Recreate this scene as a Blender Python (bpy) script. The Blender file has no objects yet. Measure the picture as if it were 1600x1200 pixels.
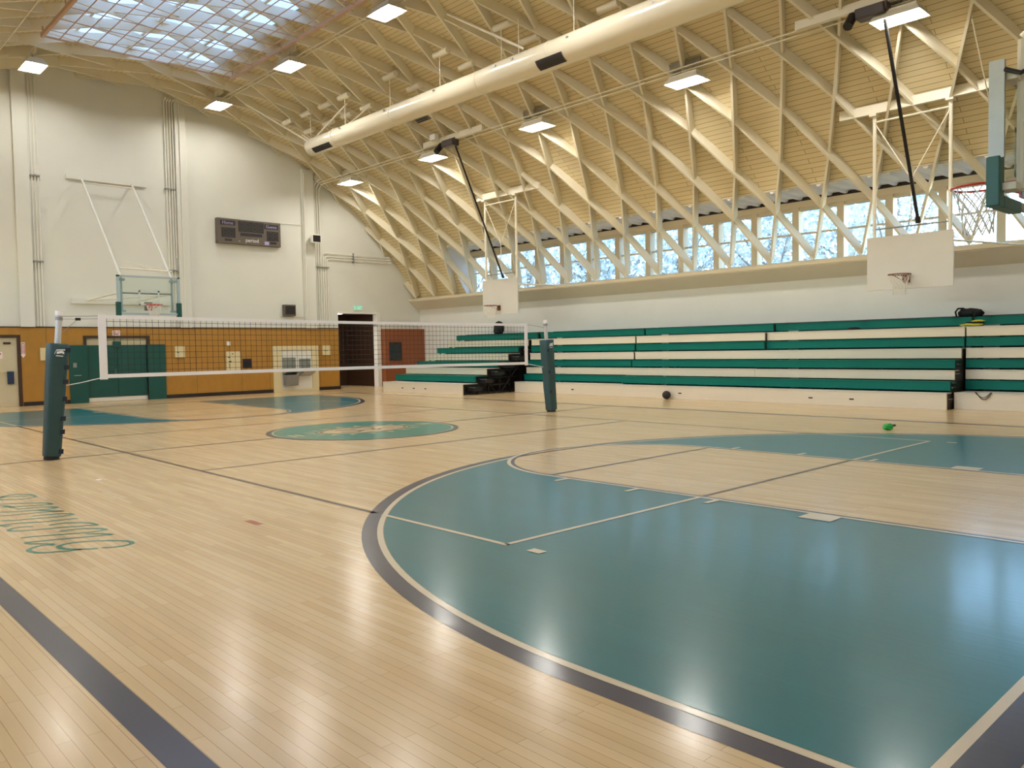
import bpy, math, random
from mathutils import Vector, Matrix
random.seed(7)
SC = bpy.context.scene
COL = SC.collection
PI = math.pi

# ------------------------------------------------------------------ helpers
def lin(c):
    c = c / 255.0
    return c / 12.92 if c <= 0.04045 else ((c + 0.055) / 1.055) ** 2.4
def rgb(r, g, b):
    return (lin(r), lin(g), lin(b), 1.0)

class MB:
    """collects shapes into one mesh"""
    def __init__(s):
        s.v = []; s.f = []
    def add(s, vs, fs):
        n = len(s.v)
        s.v += [tuple(p) for p in vs]
        s.f += [tuple(i + n for i in f) for f in fs]
        return s
    def box(s, x0, x1, y0, y1, z0, z1, M=None):
        vs = [(x, y, z) for x in (x0, x1) for y in (y0, y1) for z in (z0, z1)]
        if M is not None: vs = [M @ Vector(p) for p in vs]
        return s.add(vs, [(0, 1, 3, 2), (4, 6, 7, 5), (0, 4, 5, 1), (2, 3, 7, 6), (0, 2, 6, 4), (1, 5, 7, 3)])
    def hexa(s, vs):
        # eight corners: bottom loop 0-3, top loop 4-7
        return s.add(vs, [(3, 2, 1, 0), (4, 5, 6, 7), (0, 1, 5, 4), (1, 2, 6, 5), (2, 3, 7, 6), (3, 0, 4, 7)])
    def tube(s, pts, r, n=8, closed=False, r2=None):
        pts = [Vector(p) for p in pts]
        m = len(pts); rings = []
        prev = None
        for i, p in enumerate(pts):
            if closed: d = pts[(i + 1) % m] - pts[i - 1]
            else: d = pts[min(i + 1, m - 1)] - pts[max(i - 1, 0)]
            if d.length < 1e-9: d = Vector((0, 0, 1))
            d.normalize()
            if prev is None:
                a = Vector((0, 0, 1)) if abs(d.z) < 0.9 else Vector((1, 0, 0))
                u = d.cross(a).normalized()
            else:
                u = (prev - d * prev.dot(d)).normalized()
            prev = u
            w = d.cross(u)
            rr = r if r2 is None else r + (r2 - r) * i / max(1, m - 1)
            rings.append([p + u * (rr * math.cos(2 * PI * k / n)) + w * (rr * math.sin(2 * PI * k / n)) for k in range(n)])
        vs = [q for ring in rings for q in ring]
        fs = []
        for i in range(m if closed else m - 1):
            j = (i + 1) % m
            for k in range(n):
                k2 = (k + 1) % n
                fs.append((i * n + k, i * n + k2, j * n + k2, j * n + k))
        if not closed:
            fs.append(tuple(range(n - 1, -1, -1)))
            fs.append(tuple((m - 1) * n + k for k in range(n)))
        return s.add(vs, fs)
    def lathe(s, prof, n=24, M=None, cap=True):
        # prof: list of (r, z) about local z
        vs = [(r * math.cos(2 * PI * k / n), r * math.sin(2 * PI * k / n), z) for r, z in prof for k in range(n)]
        fs = []
        for i in range(len(prof) - 1):
            for k in range(n):
                k2 = (k + 1) % n
                fs.append((i * n + k, i * n + k2, (i + 1) * n + k2, (i + 1) * n + k))
        if cap:
            fs.append(tuple(range(n - 1, -1, -1)))
            fs.append(tuple((len(prof) - 1) * n + k for k in range(n)))
        if M is not None: vs = [M @ Vector(p) for p in vs]
        return s.add(vs, fs)
    def prism(s, poly, axis, a, b):
        """poly in the two other axes, extruded along axis from a to b"""
        def pt(p, t):
            if axis == 0: return (t, p[0], p[1])
            if axis == 1: return (p[0], t, p[1])
            return (p[0], p[1], t)
        n = len(poly)
        vs = [pt(p, a) for p in poly] + [pt(p, b) for p in poly]
        fs = [tuple(range(n - 1, -1, -1)), tuple(range(n, 2 * n))]
        for i in range(n):
            j = (i + 1) % n
            fs.append((i, j, n + j, n + i))
        return s.add(vs, fs)
    def build(s, name, m=None, parent=None, smooth=False, bevel=0.0):
        me = bpy.data.meshes.new(name)
        me.from_pydata(s.v, [], s.f)
        me.update()
        o = bpy.data.objects.new(name, me)
        COL.objects.link(o)
        if m is not None: me.materials.append(m)
        fix_normals(me)
        if smooth:
            for p in me.polygons: p.use_smooth = True
            try: me.set_sharp_from_angle(angle=math.radians(40))
            except Exception: pass
        if bevel:
            b = o.modifiers.new('bevel', 'BEVEL'); b.width = bevel; b.segments = 2; b.limit_method = 'ANGLE'
        if parent is not None:
            o.parent = parent
            o.matrix_parent_inverse = PINV.get(parent.name, Matrix.Identity(4))
        return o
import bmesh
def fix_normals(me):
    bm = bmesh.new(); bm.from_mesh(me)
    bmesh.ops.recalc_face_normals(bm, faces=bm.faces)
    bm.to_mesh(me); bm.free()
PINV = {}
def empty(name, loc=(0, 0, 0), world=True):
    """an Empty at a thing's base; its parts are modelled in world coordinates when world is True"""
    o = bpy.data.objects.new(name, None)
    COL.objects.link(o); o.location = loc; o.empty_display_size = 0.2
    if world: PINV[o.name] = Matrix.Translation(Vector(loc)).inverted()
    return o
def tag(o, label, cat, group=None, kind=None):
    o['label'] = label; o['category'] = cat
    if group: o['group'] = group
    if kind: o['kind'] = kind
    return o
def struct(o, label, cat):
    return tag(o, label, cat, None, 'structure')
def copy_tree(o, parent=None):
    c = o.copy(); COL.objects.link(c)
    if parent is not None:
        c.parent = parent; c.matrix_parent_inverse = o.matrix_parent_inverse.copy()
    for ch in list(o.children): copy_tree(ch, c)
    return c
def text(name, s, size, loc, rot, m, parent=None, depth=0.002, align='CENTER', sx=1.0):
    cu = bpy.data.curves.new(name, 'FONT'); cu.body = s; cu.size = size; cu.extrude = depth
    cu.align_x = align; cu.align_y = 'CENTER'
    tmp = bpy.data.objects.new(name, cu); COL.objects.link(tmp)
    bpy.context.view_layer.update()
    me = bpy.data.meshes.new_from_object(tmp.evaluated_get(bpy.context.evaluated_depsgraph_get()))
    bpy.data.objects.remove(tmp)
    me.materials.clear(); me.materials.append(m)
    o = bpy.data.objects.new(name, me); COL.objects.link(o)
    o.location = loc; o.rotation_euler = rot; o.scale = (sx, 1, 1)
    if parent is not None:
        o.parent = parent; o.matrix_parent_inverse = PINV.get(parent.name, Matrix.Identity(4))
    return o
WALLTXT = (PI / 2, 0, PI / 2)

# ------------------------------------------------------------------ materials
def mat(name, col, rough=0.6, metal=0.0, spec=0.5, noise=0.0, nscale=3.0, bump=0.0, bscale=40.0, stretch=(1, 1, 1)):
    m = bpy.data.materials.new(name); m.use_nodes = True
    nt = m.node_tree; N = nt.nodes; L = nt.links
    p = N['Principled BSDF']
    p.inputs['Base Color'].default_value = col
    p.inputs['Roughness'].default_value = rough
    p.inputs['Metallic'].default_value = metal
    p.inputs['Specular IOR Level'].default_value = spec
    if noise or bump:
        tc = N.new('ShaderNodeTexCoord'); mp = N.new('ShaderNodeMapping')
        mp.inputs['Scale'].default_value = stretch
        L.new(tc.outputs['Object'], mp.inputs['Vector'])
    if noise:
        nz = N.new('ShaderNodeTexNoise'); nz.inputs['Scale'].default_value = nscale; nz.inputs['Detail'].default_value = 5
        L.new(mp.outputs['Vector'], nz.inputs['Vector'])
        mx = N.new('ShaderNodeMix'); mx.data_type = 'RGBA'
        mx.inputs[6].default_value = tuple(c * (1 - noise) for c in col[:3]) + (1,)
        mx.inputs[7].default_value = tuple(min(1, c * (1 + noise)) for c in col[:3]) + (1,)
        L.new(nz.outputs['Fac'], mx.inputs[0]); L.new(mx.outputs[2], p.inputs['Base Color'])
    if bump:
        nb = N.new('ShaderNodeTexNoise'); nb.inputs['Scale'].default_value = bscale; nb.inputs['Detail'].default_value = 3
        L.new(mp.outputs['Vector'], nb.inputs['Vector'])
        bp = N.new('ShaderNodeBump'); bp.inputs['Strength'].default_value = bump; bp.inputs['Distance'].default_value = 0.01
        L.new(nb.outputs['Fac'], bp.inputs['Height']); L.new(bp.outputs['Normal'], p.inputs['Normal'])
    return m

def floor_mat(name, c1, c2, mortar, rough=0.2, spec=0.5):
    m = bpy.data.materials.new(name); m.use_nodes = True
    nt = m.node_tree; N = nt.nodes; L = nt.links; p = N['Principled BSDF']
    tc = N.new('ShaderNodeTexCoord')
    br = N.new('ShaderNodeTexBrick')
    br.offset = 0.37; br.offset_frequency = 2
    br.inputs['Scale'].default_value = 1.0
    br.inputs['Brick Width'].default_value = 0.95
    br.inputs['Row Height'].default_value = 0.057
    br.inputs['Mortar Size'].default_value = 0.0012
    br.inputs['Mortar Smooth'].default_value = 0.3
    br.inputs['Bias'].default_value = 0.0
    br.inputs['Color1'].default_value = c1; br.inputs['Color2'].default_value = c2; br.inputs['Mortar'].default_value = mortar
    # stagger the board ends with a slow noise
    nz = N.new('ShaderNodeTexNoise'); nz.inputs['Scale'].default_value = 1.0; nz.inputs['Detail'].default_value = 4
    mp = N.new('ShaderNodeMapping'); mp.inputs['Scale'].default_value = (0.7, 9.0, 1.0)
    L.new(tc.outputs['Object'], mp.inputs['Vector']); L.new(mp.outputs['Vector'], nz.inputs['Vector'])
    L.new(tc.outputs['Object'], br.inputs['Vector'])
    hv = N.new('ShaderNodeHueSaturation')
    mr = N.new('ShaderNodeMapRange'); mr.inputs['To Min'].default_value = 0.86; mr.inputs['To Max'].default_value = 1.14
    L.new(nz.outputs['Fac'], mr.inputs['Value']); L.new(mr.outputs['Result'], hv.inputs['Value'])
    L.new(br.outputs['Color'], hv.inputs['Color']); L.new(hv.outputs['Color'], p.inputs['Base Color'])
    # gentle cupping across the boards
    wv = N.new('ShaderNodeTexNoise'); wv.inputs['Scale'].default_value = 1.0; wv.inputs['Detail'].default_value = 2
    mp2 = N.new('ShaderNodeMapping'); mp2.inputs['Scale'].default_value = (0.8, 16.0, 1.0)
    L.new(tc.outputs['Object'], mp2.inputs['Vector']); L.new(mp2.outputs['Vector'], wv.inputs['Vector'])
    bp = N.new('ShaderNodeBump'); bp.inputs['Strength'].default_value = 0.06; bp.inputs['Distance'].default_value = 0.004
    L.new(wv.outputs['Fac'], bp.inputs['Height']); L.new(bp.outputs['Normal'], p.inputs['Normal'])
    r2 = N.new('ShaderNodeMapRange'); r2.inputs['To Min'].default_value = rough * 0.8; r2.inputs['To Max'].default_value = rough * 1.25
    L.new(nz.outputs['Fac'], r2.inputs['Value']); L.new(r2.outputs['Result'], p.inputs['Roughness'])
    p.inputs['Specular IOR Level'].default_value = spec
    return m

def paint_mat(name, col, rough=0.3, spec=0.2, bump=0.16):
    """thick gloss floor paint: slow tone changes and the boards telegraphing through as ripples"""
    m = bpy.data.materials.new(name); m.use_nodes = True
    nt = m.node_tree; N = nt.nodes; L = nt.links; p = N['Principled BSDF']
    tc = N.new('ShaderNodeTexCoord')
    mp = N.new('ShaderNodeMapping'); mp.inputs['Scale'].default_value = (0.5, 3.0, 1.0)
    nz = N.new('ShaderNodeTexNoise'); nz.inputs['Scale'].default_value = 1.0; nz.inputs['Detail'].default_value = 3
    L.new(tc.outputs['Object'], mp.inputs['Vector']); L.new(mp.outputs['Vector'], nz.inputs['Vector'])
    mx = N.new('ShaderNodeMix'); mx.data_type = 'RGBA'
    mx.inputs[6].default_value = tuple(c * 0.9 for c in col[:3]) + (1,)
    mx.inputs[7].default_value = tuple(c * 1.1 for c in col[:3]) + (1,)
    L.new(nz.outputs['Fac'], mx.inputs[0]); L.new(mx.outputs[2], p.inputs['Base Color'])
    mp2 = N.new('ShaderNodeMapping'); mp2.inputs['Scale'].default_value = (0.8, 17.5, 1.0)
    wv = N.new('ShaderNodeTexNoise'); wv.inputs['Scale'].default_value = 1.0; wv.inputs['Detail'].default_value = 2
    L.new(tc.outputs['Object'], mp2.inputs['Vector']); L.new(mp2.outputs['Vector'], wv.inputs['Vector'])
    bp = N.new('ShaderNodeBump'); bp.inputs['Strength'].default_value = bump; bp.inputs['Distance'].default_value = 0.004
    L.new(wv.outputs['Fac'], bp.inputs['Height']); L.new(bp.outputs['Normal'], p.inputs['Normal'])
    p.inputs['Roughness'].default_value = rough
    p.inputs['Specular IOR Level'].default_value = spec
    p.inputs['Coat Weight'].default_value = 0.42; p.inputs['Coat Roughness'].default_value = 0.15
    L.new(bp.outputs['Normal'], p.inputs['Coat Normal'])
    return m

def deck_mat(name, col, groove, period=0.14):
    """painted tongue and groove boards running along x on the vault (uv.y holds the arc length)"""
    m = bpy.data.materials.new(name); m.use_nodes = True
    nt = m.node_tree; N = nt.nodes; L = nt.links; p = N['Principled BSDF']
    uv = N.new('ShaderNodeUVMap'); uv.uv_map = 'arc'
    br = N.new('ShaderNodeTexBrick'); br.offset = 0.43
    br.inputs['Scale'].default_value = 1.0; br.inputs['Brick Width'].default_value = 3.7; br.inputs['Row Height'].default_value = period
    br.inputs['Mortar Size'].default_value = 0.006; br.inputs['Mortar Smooth'].default_value = 0.2
    br.inputs['Color1'].default_value = col
    br.inputs['Color2'].default_value = tuple(c * 0.92 for c in col[:3]) + (1,)
    br.inputs['Mortar'].default_value = groove
    L.new(uv.outputs['UV'], br.inputs['Vector']); L.new(br.outputs['Color'], p.inputs['Base Color'])
    p.inputs['Roughness'].default_value = 0.6
    return m

def emit_mat(name, col, strength):
    m = bpy.data.materials.new(name); m.use_nodes = True
    N = m.node_tree.nodes; L = m.node_tree.links
    N.remove(N['Principled BSDF'])
    e = N.new('ShaderNodeEmission'); e.inputs['Color'].default_value = col; e.inputs['Strength'].default_value = strength
    L.new(e.outputs[0], N['Material Output'].inputs['Surface'])
    return m

def glass_mat(name, tint, gloss=0.08, rough=0.02):
    m = bpy.data.materials.new(name); m.use_nodes = True
    N = m.node_tree.nodes; L = m.node_tree.links
    N.remove(N['Principled BSDF'])
    t = N.new('ShaderNodeBsdfTransparent'); t.inputs['Color'].default_value = tint
    g = N.new('ShaderNodeBsdfGlossy'); g.inputs['Roughness'].default_value = rough
    f = N.new('ShaderNodeLayerWeight'); f.inputs['Blend'].default_value = 0.5
    pw = N.new('ShaderNodeMath'); pw.operation = 'POWER'; pw.inputs[1].default_value = 5.0
    ma = N.new('ShaderNodeMath'); ma.operation = 'MULTIPLY_ADD'; ma.inputs[1].default_value = 0.6; ma.inputs[2].default_value = 0.03
    L.new(f.outputs['Facing'], pw.inputs[0]); L.new(pw.outputs[0], ma.inputs[0])
    mx = N.new('ShaderNodeMixShader')
    L.new(ma.outputs[0], mx.inputs[0]); L.new(t.outputs[0], mx.inputs[1]); L.new(g.outputs[0], mx.inputs[2])
    L.new(mx.outputs[0], N['Material Output'].inputs['Surface'])
    return m

def translucent_mat(name, col):
    m = bpy.data.materials.new(name); m.use_nodes = True
    N = m.node_tree.nodes; L = m.node_tree.links
    N.remove(N['Principled BSDF'])
    t = N.new('ShaderNodeBsdfTranslucent'); t.inputs['Color'].default_value = col
    d = N.new('ShaderNodeBsdfTransparent'); d.inputs['Color'].default_value = (0.9, 0.95, 1, 1)
    mx = N.new('ShaderNodeMixShader'); mx.inputs[0].default_value = 0.05
    L.new(t.outputs[0], mx.inputs[1]); L.new(d.outputs[0], mx.inputs[2])
    L.new(mx.outputs[0], N['Material Output'].inputs['Surface'])
    return m

M = {}
M['wall'] = mat('wall_paint', rgb(224, 223, 214), 0.7, noise=0.04, nscale=1.2)
M['wall_side'] = mat('side_wall_paint', rgb(226, 224, 218), 0.7, noise=0.05, nscale=1.0)
M['roofwood'] = mat('lattice_paint', rgb(230, 222, 200), 0.5, noise=0.05, nscale=2.0)
M['deck'] = deck_mat('roof_board_paint', rgb(228, 213, 174), rgb(128, 106, 68))
M['soffit'] = mat('soffit_paint', rgb(240, 240, 242), 0.5)
M['sillpaint'] = mat('sill_paint', rgb(205, 196, 178), 0.6, noise=0.04)
M['band'] = mat('beam_paint', rgb(226, 217, 200), 0.65, noise=0.04)
M['frame'] = mat('window_frame_paint', rgb(214, 200, 172), 0.5)
M['white'] = mat('white_paint', rgb(236, 232, 222), 0.45)
M['steelwhite'] = mat('white_painted_steel', rgb(236, 229, 210), 0.4)
M['board'] = mat('painted_plywood', rgb(206, 200, 189), 0.5, noise=0.03, nscale=4)
M['floor'] = floor_mat('maple_boards', rgb(222, 194, 148), rgb(212, 180, 131), rgb(150, 114, 70), 0.2)
M['paint'] = paint_mat('green_floor_paint', rgb(0, 106, 114))
M['paint_c'] = paint_mat('light_green_floor_paint', rgb(46, 136, 116))
M['dark_line'] = paint_mat('navy_charcoal_floor_paint', rgb(56, 56, 72))
M['thin_line'] = paint_mat('brown_grey_floor_line', rgb(84, 62, 44))
M['pale_line'] = paint_mat('pale_floor_line', rgb(216, 200, 170))
M['red_line'] = paint_mat('red_floor_mark', rgb(170, 86, 56))
M['green_letter'] = paint_mat('green_lettering', rgb(46, 126, 104))
M['emblem'] = paint_mat('cream_floor_emblem', rgb(216, 196, 150))
M['emblem_b'] = paint_mat('brown_floor_emblem', rgb(122, 84, 66))
M['wains'] = mat('golden_plywood', rgb(172, 124, 48), 0.4, noise=0.16, nscale=5, stretch=(1, 1, 0.5))
M['redwood'] = mat('red_brown_boards', rgb(140, 78, 40), 0.45, noise=0.28, nscale=4, stretch=(1, 9, 0.4))
M['darkbase'] = mat('black_base', rgb(34, 24, 22), 0.5)
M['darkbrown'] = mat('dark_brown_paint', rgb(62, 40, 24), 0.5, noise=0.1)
M['doorcream'] = mat('cream_door_paint', rgb(206, 194, 160), 0.45, noise=0.03)
M['cream'] = mat('cream_panel', rgb(222, 206, 160), 0.45)
M['padgreen'] = mat('green_wall_vinyl', rgb(6, 74, 66), 0.45, noise=0.06)
M['postpad'] = mat('slate_green_vinyl', rgb(36, 68, 70), 0.5, noise=0.08, nscale=6, bump=0.4, bscale=9)
M['strap'] = mat('navy_strap', rgb(20, 32, 52), 0.6)
M['bgreen'] = mat('bleacher_green', rgb(0, 106, 92), 0.5, spec=0.2, noise=0.05, nscale=2)
M['bwhite'] = mat('bleacher_cream', rgb(226, 214, 190), 0.45, noise=0.05, nscale=2, stretch=(0.4, 1, 6))
M['btread'] = mat('bleacher_tread', rgb(214, 208, 196), 0.45)
M['black'] = mat('black_steel', rgb(22, 20, 22), 0.5)
M['blackcloth'] = mat('black_cloth', rgb(16, 16, 20), 0.85, bump=0.5, bscale=25)
M['rubber'] = mat('black_rubber', rgb(30, 28, 34), 0.5, bump=0.6, bscale=160)
M['yellow'] = mat('yellow_cloth', rgb(214, 206, 80), 0.8, bump=0.5, bscale=25)
M['greencloth'] = mat('bright_green_plastic', rgb(24, 160, 60), 0.35)
M['silver'] = mat('brushed_steel', rgb(180, 180, 176), 0.3, metal=0.9)
M['galv'] = mat('galvanised_steel', rgb(150, 150, 148), 0.45, metal=0.5, noise=0.12, nscale=8)
M['pole'] = mat('pale_steel_pole', rgb(206, 204, 200), 0.35, metal=0.2)
M['rim'] = mat('orange_red_steel', rgb(186, 52, 34), 0.4)
M['rim_old'] = mat('rusty_red_steel', rgb(120, 62, 40), 0.55)
M['netcord'] = mat('white_cord', rgb(226, 220, 208), 0.8)
M['nettwine'] = mat('black_twine', rgb(40, 36, 34), 0.8)
M['tape'] = mat('white_net_tape', rgb(240, 236, 236), 0.6)
M['duct'] = mat('painted_duct', rgb(240, 230, 204), 0.26, spec=0.6)
M['grille'] = mat('grey_grille', rgb(70, 66, 66), 0.5)
M['grilleslot'] = mat('dark_grille_slot', rgb(36, 34, 36), 0.6)
M['housing'] = mat('lamp_housing', rgb(220, 214, 196), 0.5)
M['tube'] = emit_mat('lamp_glow', (1.0, 0.975, 0.91, 1), 105)
M['score'] = mat('taupe_scoreboard', rgb(98, 88, 78), 0.45)
M['scoreblack'] = mat('scoreboard_black', rgb(24, 20, 26), 0.35)
M['segment'] = mat('unlit_segment', rgb(58, 50, 46), 0.5)
M['scoretext'] = mat('white_lettering', rgb(236, 236, 236), 0.5)
M['violettext'] = mat('violet_white_lettering', rgb(176, 168, 214), 0.5)
M['exit'] = emit_mat('exit_green', (0.16, 0.85, 0.55, 1), 1.0)
M['exitface'] = mat('exit_face', rgb(206, 232, 216), 0.4)
M['redtext'] = mat('red_lettering', rgb(170, 40, 40), 0.5)
M['paper'] = mat('white_paper', rgb(240, 226, 222), 0.6)
M['goalframe'] = mat('pale_blue_grey_steel', rgb(168, 184, 190), 0.45)
M['target'] = mat('faded_target_line', rgb(196, 206, 200), 0.5)
M['glass'] = glass_mat('window_glass', (0.93, 0.97, 1.0, 1))
M['backglass'] = glass_mat('backboard_glass', (0.93, 0.97, 0.96, 1))
M['darkglass'] = mat('dark_glass', rgb(30, 44, 46), 0.12)
M['sky_panel'] = translucent_mat('translucent_skylight_sheet', (0.27, 0.27, 0.30, 1))
M['grid'] = mat('pinkish_grid_bars', rgb(196, 158, 128), 0.5)
M['ventgreen'] = mat('dark_green_vent', rgb(28, 60, 44), 0.5)
M['motor'] = mat('dark_grey_motor', rgb(74, 66, 66), 0.45)
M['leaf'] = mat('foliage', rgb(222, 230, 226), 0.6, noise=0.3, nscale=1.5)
M['bark'] = mat('bark', rgb(150, 142, 132), 0.8, noise=0.2)
M['blue'] = mat('dark_blue_plastic', rgb(30, 48, 80), 0.4)
M['winglow'] = emit_mat('hall_lamp_glow', (1, 0.93, 0.85, 1), 12)

# ------------------------------------------------------------------ key dimensions
XF = -15.7          # end wall
XN = 15.7           # wall behind the camera
YR = 13.2           # wall with the bleachers
YL = -13.5
RD = 15.48          # radius of the roof boards
RL = 15.20          # radius of the lattice's lower edge
ZC = 10.97 - 15.46  # axis of the vault
def cyl(x, s, r):
    t = s / RL
    return (x, r * math.sin(t), ZC + r * math.cos(t))

# ------------------------------------------------------------------ floor and its markings
fl = MB().box(XF - 3.2, XN + 0.2, YL - 0.2, YR + 0.2, -0.12, 0.0).build('floor', M['floor'])
struct(fl, 'glossy pale maple gym floor with green basketball areas and thin court lines', 'floor')
LV = {0: 0.0012, 1: 0.0024, 2: 0.0036, 3: 0.0048, 4: 0.006}
def flat(name, polys, m, lv):
    mb = MB(); z = LV[lv]
    for p in polys:
        n = len(mb.v)
        mb.v += [(x, y, z) for x, y in p]; mb.f.append(tuple(range(n, n + len(p))))
    o = mb.build(name, m, fl)
    for f in o.data.polygons:
        if f.normal.z < 0: f.flip()
    return o
def rect(x0, x1, y0, y1): return [(x0, y0), (x1, y0), (x1, y1), (x0, y1)]
def arc(cx, cy, r, a0, a1, n=64):
    return [(cx + r * math.cos(a0 + (a1 - a0) * i / n), cy + r * math.sin(a0 + (a1 - a0) * i / n)) for i in range(n + 1)]
def band(path, w):
    """quads of width w centred on an open path"""
    out = []; L = []; Rr = []
    n = len(path)
    for i, p in enumerate(path):
        a = Vector(path[max(i - 1, 0)]); b = Vector(path[min(i + 1, n - 1)])
        d = (b - a)
        if d.length < 1e-9: d = Vector((1, 0))
        d.normalize(); nn = Vector((-d.y, d.x)) * (w / 2)
        L.append((p[0] + nn.x, p[1] + nn.y)); Rr.append((p[0] - nn.x, p[1] - nn.y))
    for i in range(n - 1): out.append([L[i], L[i + 1], Rr[i + 1], Rr[i]])
    return out

BX = 11.2; EL = 12.66
for sg in (1, -1):
    def mx(p): return [(sg * x, y) for x, y in p]
    def mxs(ps): return [mx(p) for p in ps]
    # painted three point area
    R3 = 5.92
    outline = [(EL - 0.05, -R3)] + [(BX - R3 * math.sin(t), -R3 * math.cos(t)) for t in [PI * i / 96 for i in range(97)]] + [(EL - 0.05, R3)]
    flat('three_point_area', [mx(outline)], M['paint'], 0)
    path = [(EL - 0.03, -5.95)] + [(BX - 5.95 * math.sin(t), -5.95 * math.cos(t)) for t in [PI * i / 96 for i in range(97)]] + [(EL - 0.03, 5.95)]
    flat('three_point_line', mxs(band(path, 0.05)), M['pale_line'], 1)
    path = [(EL, -6.04)] + [(BX - 6.04 * math.sin(t), -6.04 * math.cos(t)) for t in [PI * i / 96 for i in range(97)]] + [(EL, 6.04)]
    flat('three_point_border', mxs(band(path, 0.13)), M['dark_line'], 0)
    # lane with its rounded end
    FT = 6.83; LW = 1.76
    lane = [(EL - 0.05, -LW), (FT, -LW)] + [(FT - LW * math.sin(t), -LW * math.cos(t)) for t in [PI * i / 48 for i in range(1, 48)]] + [(FT, LW), (EL - 0.05, LW)]
    flat('free_throw_lane', [mx(lane)], M['floor'], 1)
    def lanepath(w):
        return [(EL - 0.05, -w), (FT, -w)] + [(FT - w * math.sin(t), -w * math.cos(t)) for t in [PI * i / 48 for i in range(1, 48)]] + [(FT, w), (EL - 0.05, w)]
    flat('lane_border', mxs(band(lanepath(1.735), 0.05)), M['dark_line'], 2)
    flat('lane_edge_line', mxs(band(lanepath(1.785), 0.05)), M['pale_line'], 2)
    flat('free_throw_line', [mx(rect(FT - 0.025, FT + 0.025, -1.71, 1.71))], M['dark_line'], 3)
    marks = []
    for s2 in (1, -1):
        for xx in (7.17, 8.22, 9.22):
            marks.append(rect(xx - 0.03, xx + 0.03, *sorted((s2 * 1.8, s2 * 2.02))))
        marks.append(rect(10.19, 10.49, *sorted((s2 * 1.78, s2 * 2.04))))
        marks.append(rect(9.26, 9.40, *sorted((s2 * 4.44, s2 * 4.53))))
    flat('lane_mark', [mx(p) for p in marks], M['pale_line'], 3)
    # end line
    flat('end_line_edge', [mx(rect(EL - 0.05, EL, -7.55, 7.55))], M['pale_line'], 1)
    flat('end_line', [mx(rect(EL, EL + 0.18, -7.73, 7.73))], M['dark_line'], 1)
    # volleyball end line: pale over the paint, dark over bare wood
    flat('volleyball_end_line', [mx(rect(8.975, 9.025, -4.5, -1.81)), mx(rect(8.975, 9.025, 1.81, 4.5))], M['pale_line'], 2)
    flat('volleyball_lane_line', [mx(rect(8.975, 9.025, -1.76, 1.76))], M['thin_line'], 3)
    flat('attack_line', [mx(rect(2.97, 3.03, -4.5, 4.5))], M['thin_line'], 0)
    xa = BX - math.sqrt(5.97 ** 2 - 4.5 ** 2)
    for s2 in (1, -1):
        flat('volleyball_side_line', [mx(rect(xa, 9.025, s2 * 4.5 - 0.025, s2 * 4.5 + 0.025))], M['pale_line'], 2)
        flat('volleyball_wood_line', [mx(rect(0, xa - 0.12, s2 * 4.5 - 0.03, s2 * 4.5 + 0.03))], M['thin_line'], 0)
for s2 in (1, -1):
    flat('side_line', [rect(-EL, EL, *sorted((s2 * 7.585, s2 * 7.73)))], M['dark_line'], 0)
flat('centre_line', [rect(-0.03, 0.03, -7.585, -1.88), rect(-0.03, 0.03, 1.88, 7.585)], M['thin_line'], 1)
flat('centre_circle_border', band(arc(0, 0, 1.84, 0, 2 * PI, 96), 0.07), M['dark_line'], 1)
flat('centre_circle', [arc(0, 0, 1.8, 0, 2 * PI, 96)[:-1]], M['paint_c'], 2)
flat('centre_ring_line', band(arc(0, 0, 1.75, 0, 2 * PI, 96), 0.03), M['pale_line'], 3)
# round emblem in the middle: an oval with a ring of ray shapes
em = []
em.append([(0.60 * math.cos(a), 0.98 * math.sin(a)) for a in [2 * PI * i / 40 for i in range(40)]])
for k in range(18):
    a = 2 * PI * k / 18 + 0.1
    c_, s_ = math.cos(a), math.sin(a)
    em.append([(0.67 * c_ - 0.05 * s_, 1.05 * s_ + 0.10 * c_), (0.88 * c_, 1.30 * s_), (0.67 * c_ + 0.05 * s_, 1.05 * s_ - 0.10 * c_)])
for yy in (-1.42, -1.56, 1.40, 1.54):
    em.append(rect(-0.18, 0.18, yy - 0.04, yy + 0.04))
flat('emblem', em, M['emblem'], 3)
eb = band([(0.54 * math.cos(a), 0.92 * math.sin(a)) for a in [2 * PI * i / 40 for i in range(41)]], 0.06)
eb += band([(0.12, -0.6), (0.32, -0.35), (0.14, -0.12), (-0.14, -0.25), (-0.26, -0.5)], 0.11)
eb += band([(-0.34, -0.1), (-0.4, 0.2), (-0.26, 0.4)], 0.12)
eb += band([(0.28, 0.12), (0.08, 0.35), (0.26, 0.55)], 0.10)
eb += band([(0.0, -0.02), (0.16, 0.12), (-0.08, 0.24)], 0.09)
eb += band([(-0.1, 0.5), (0.05, 0.7), (0.2, 0.72)], 0.08)
flat('emblem_detail', eb, M['emblem_b'], 4)
flat('floor_mark', [[(6.54, -5.54), (6.79, -5.54), (6.79, -5.47), (6.54, -5.47)]], M['red_line'], 0)
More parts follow.
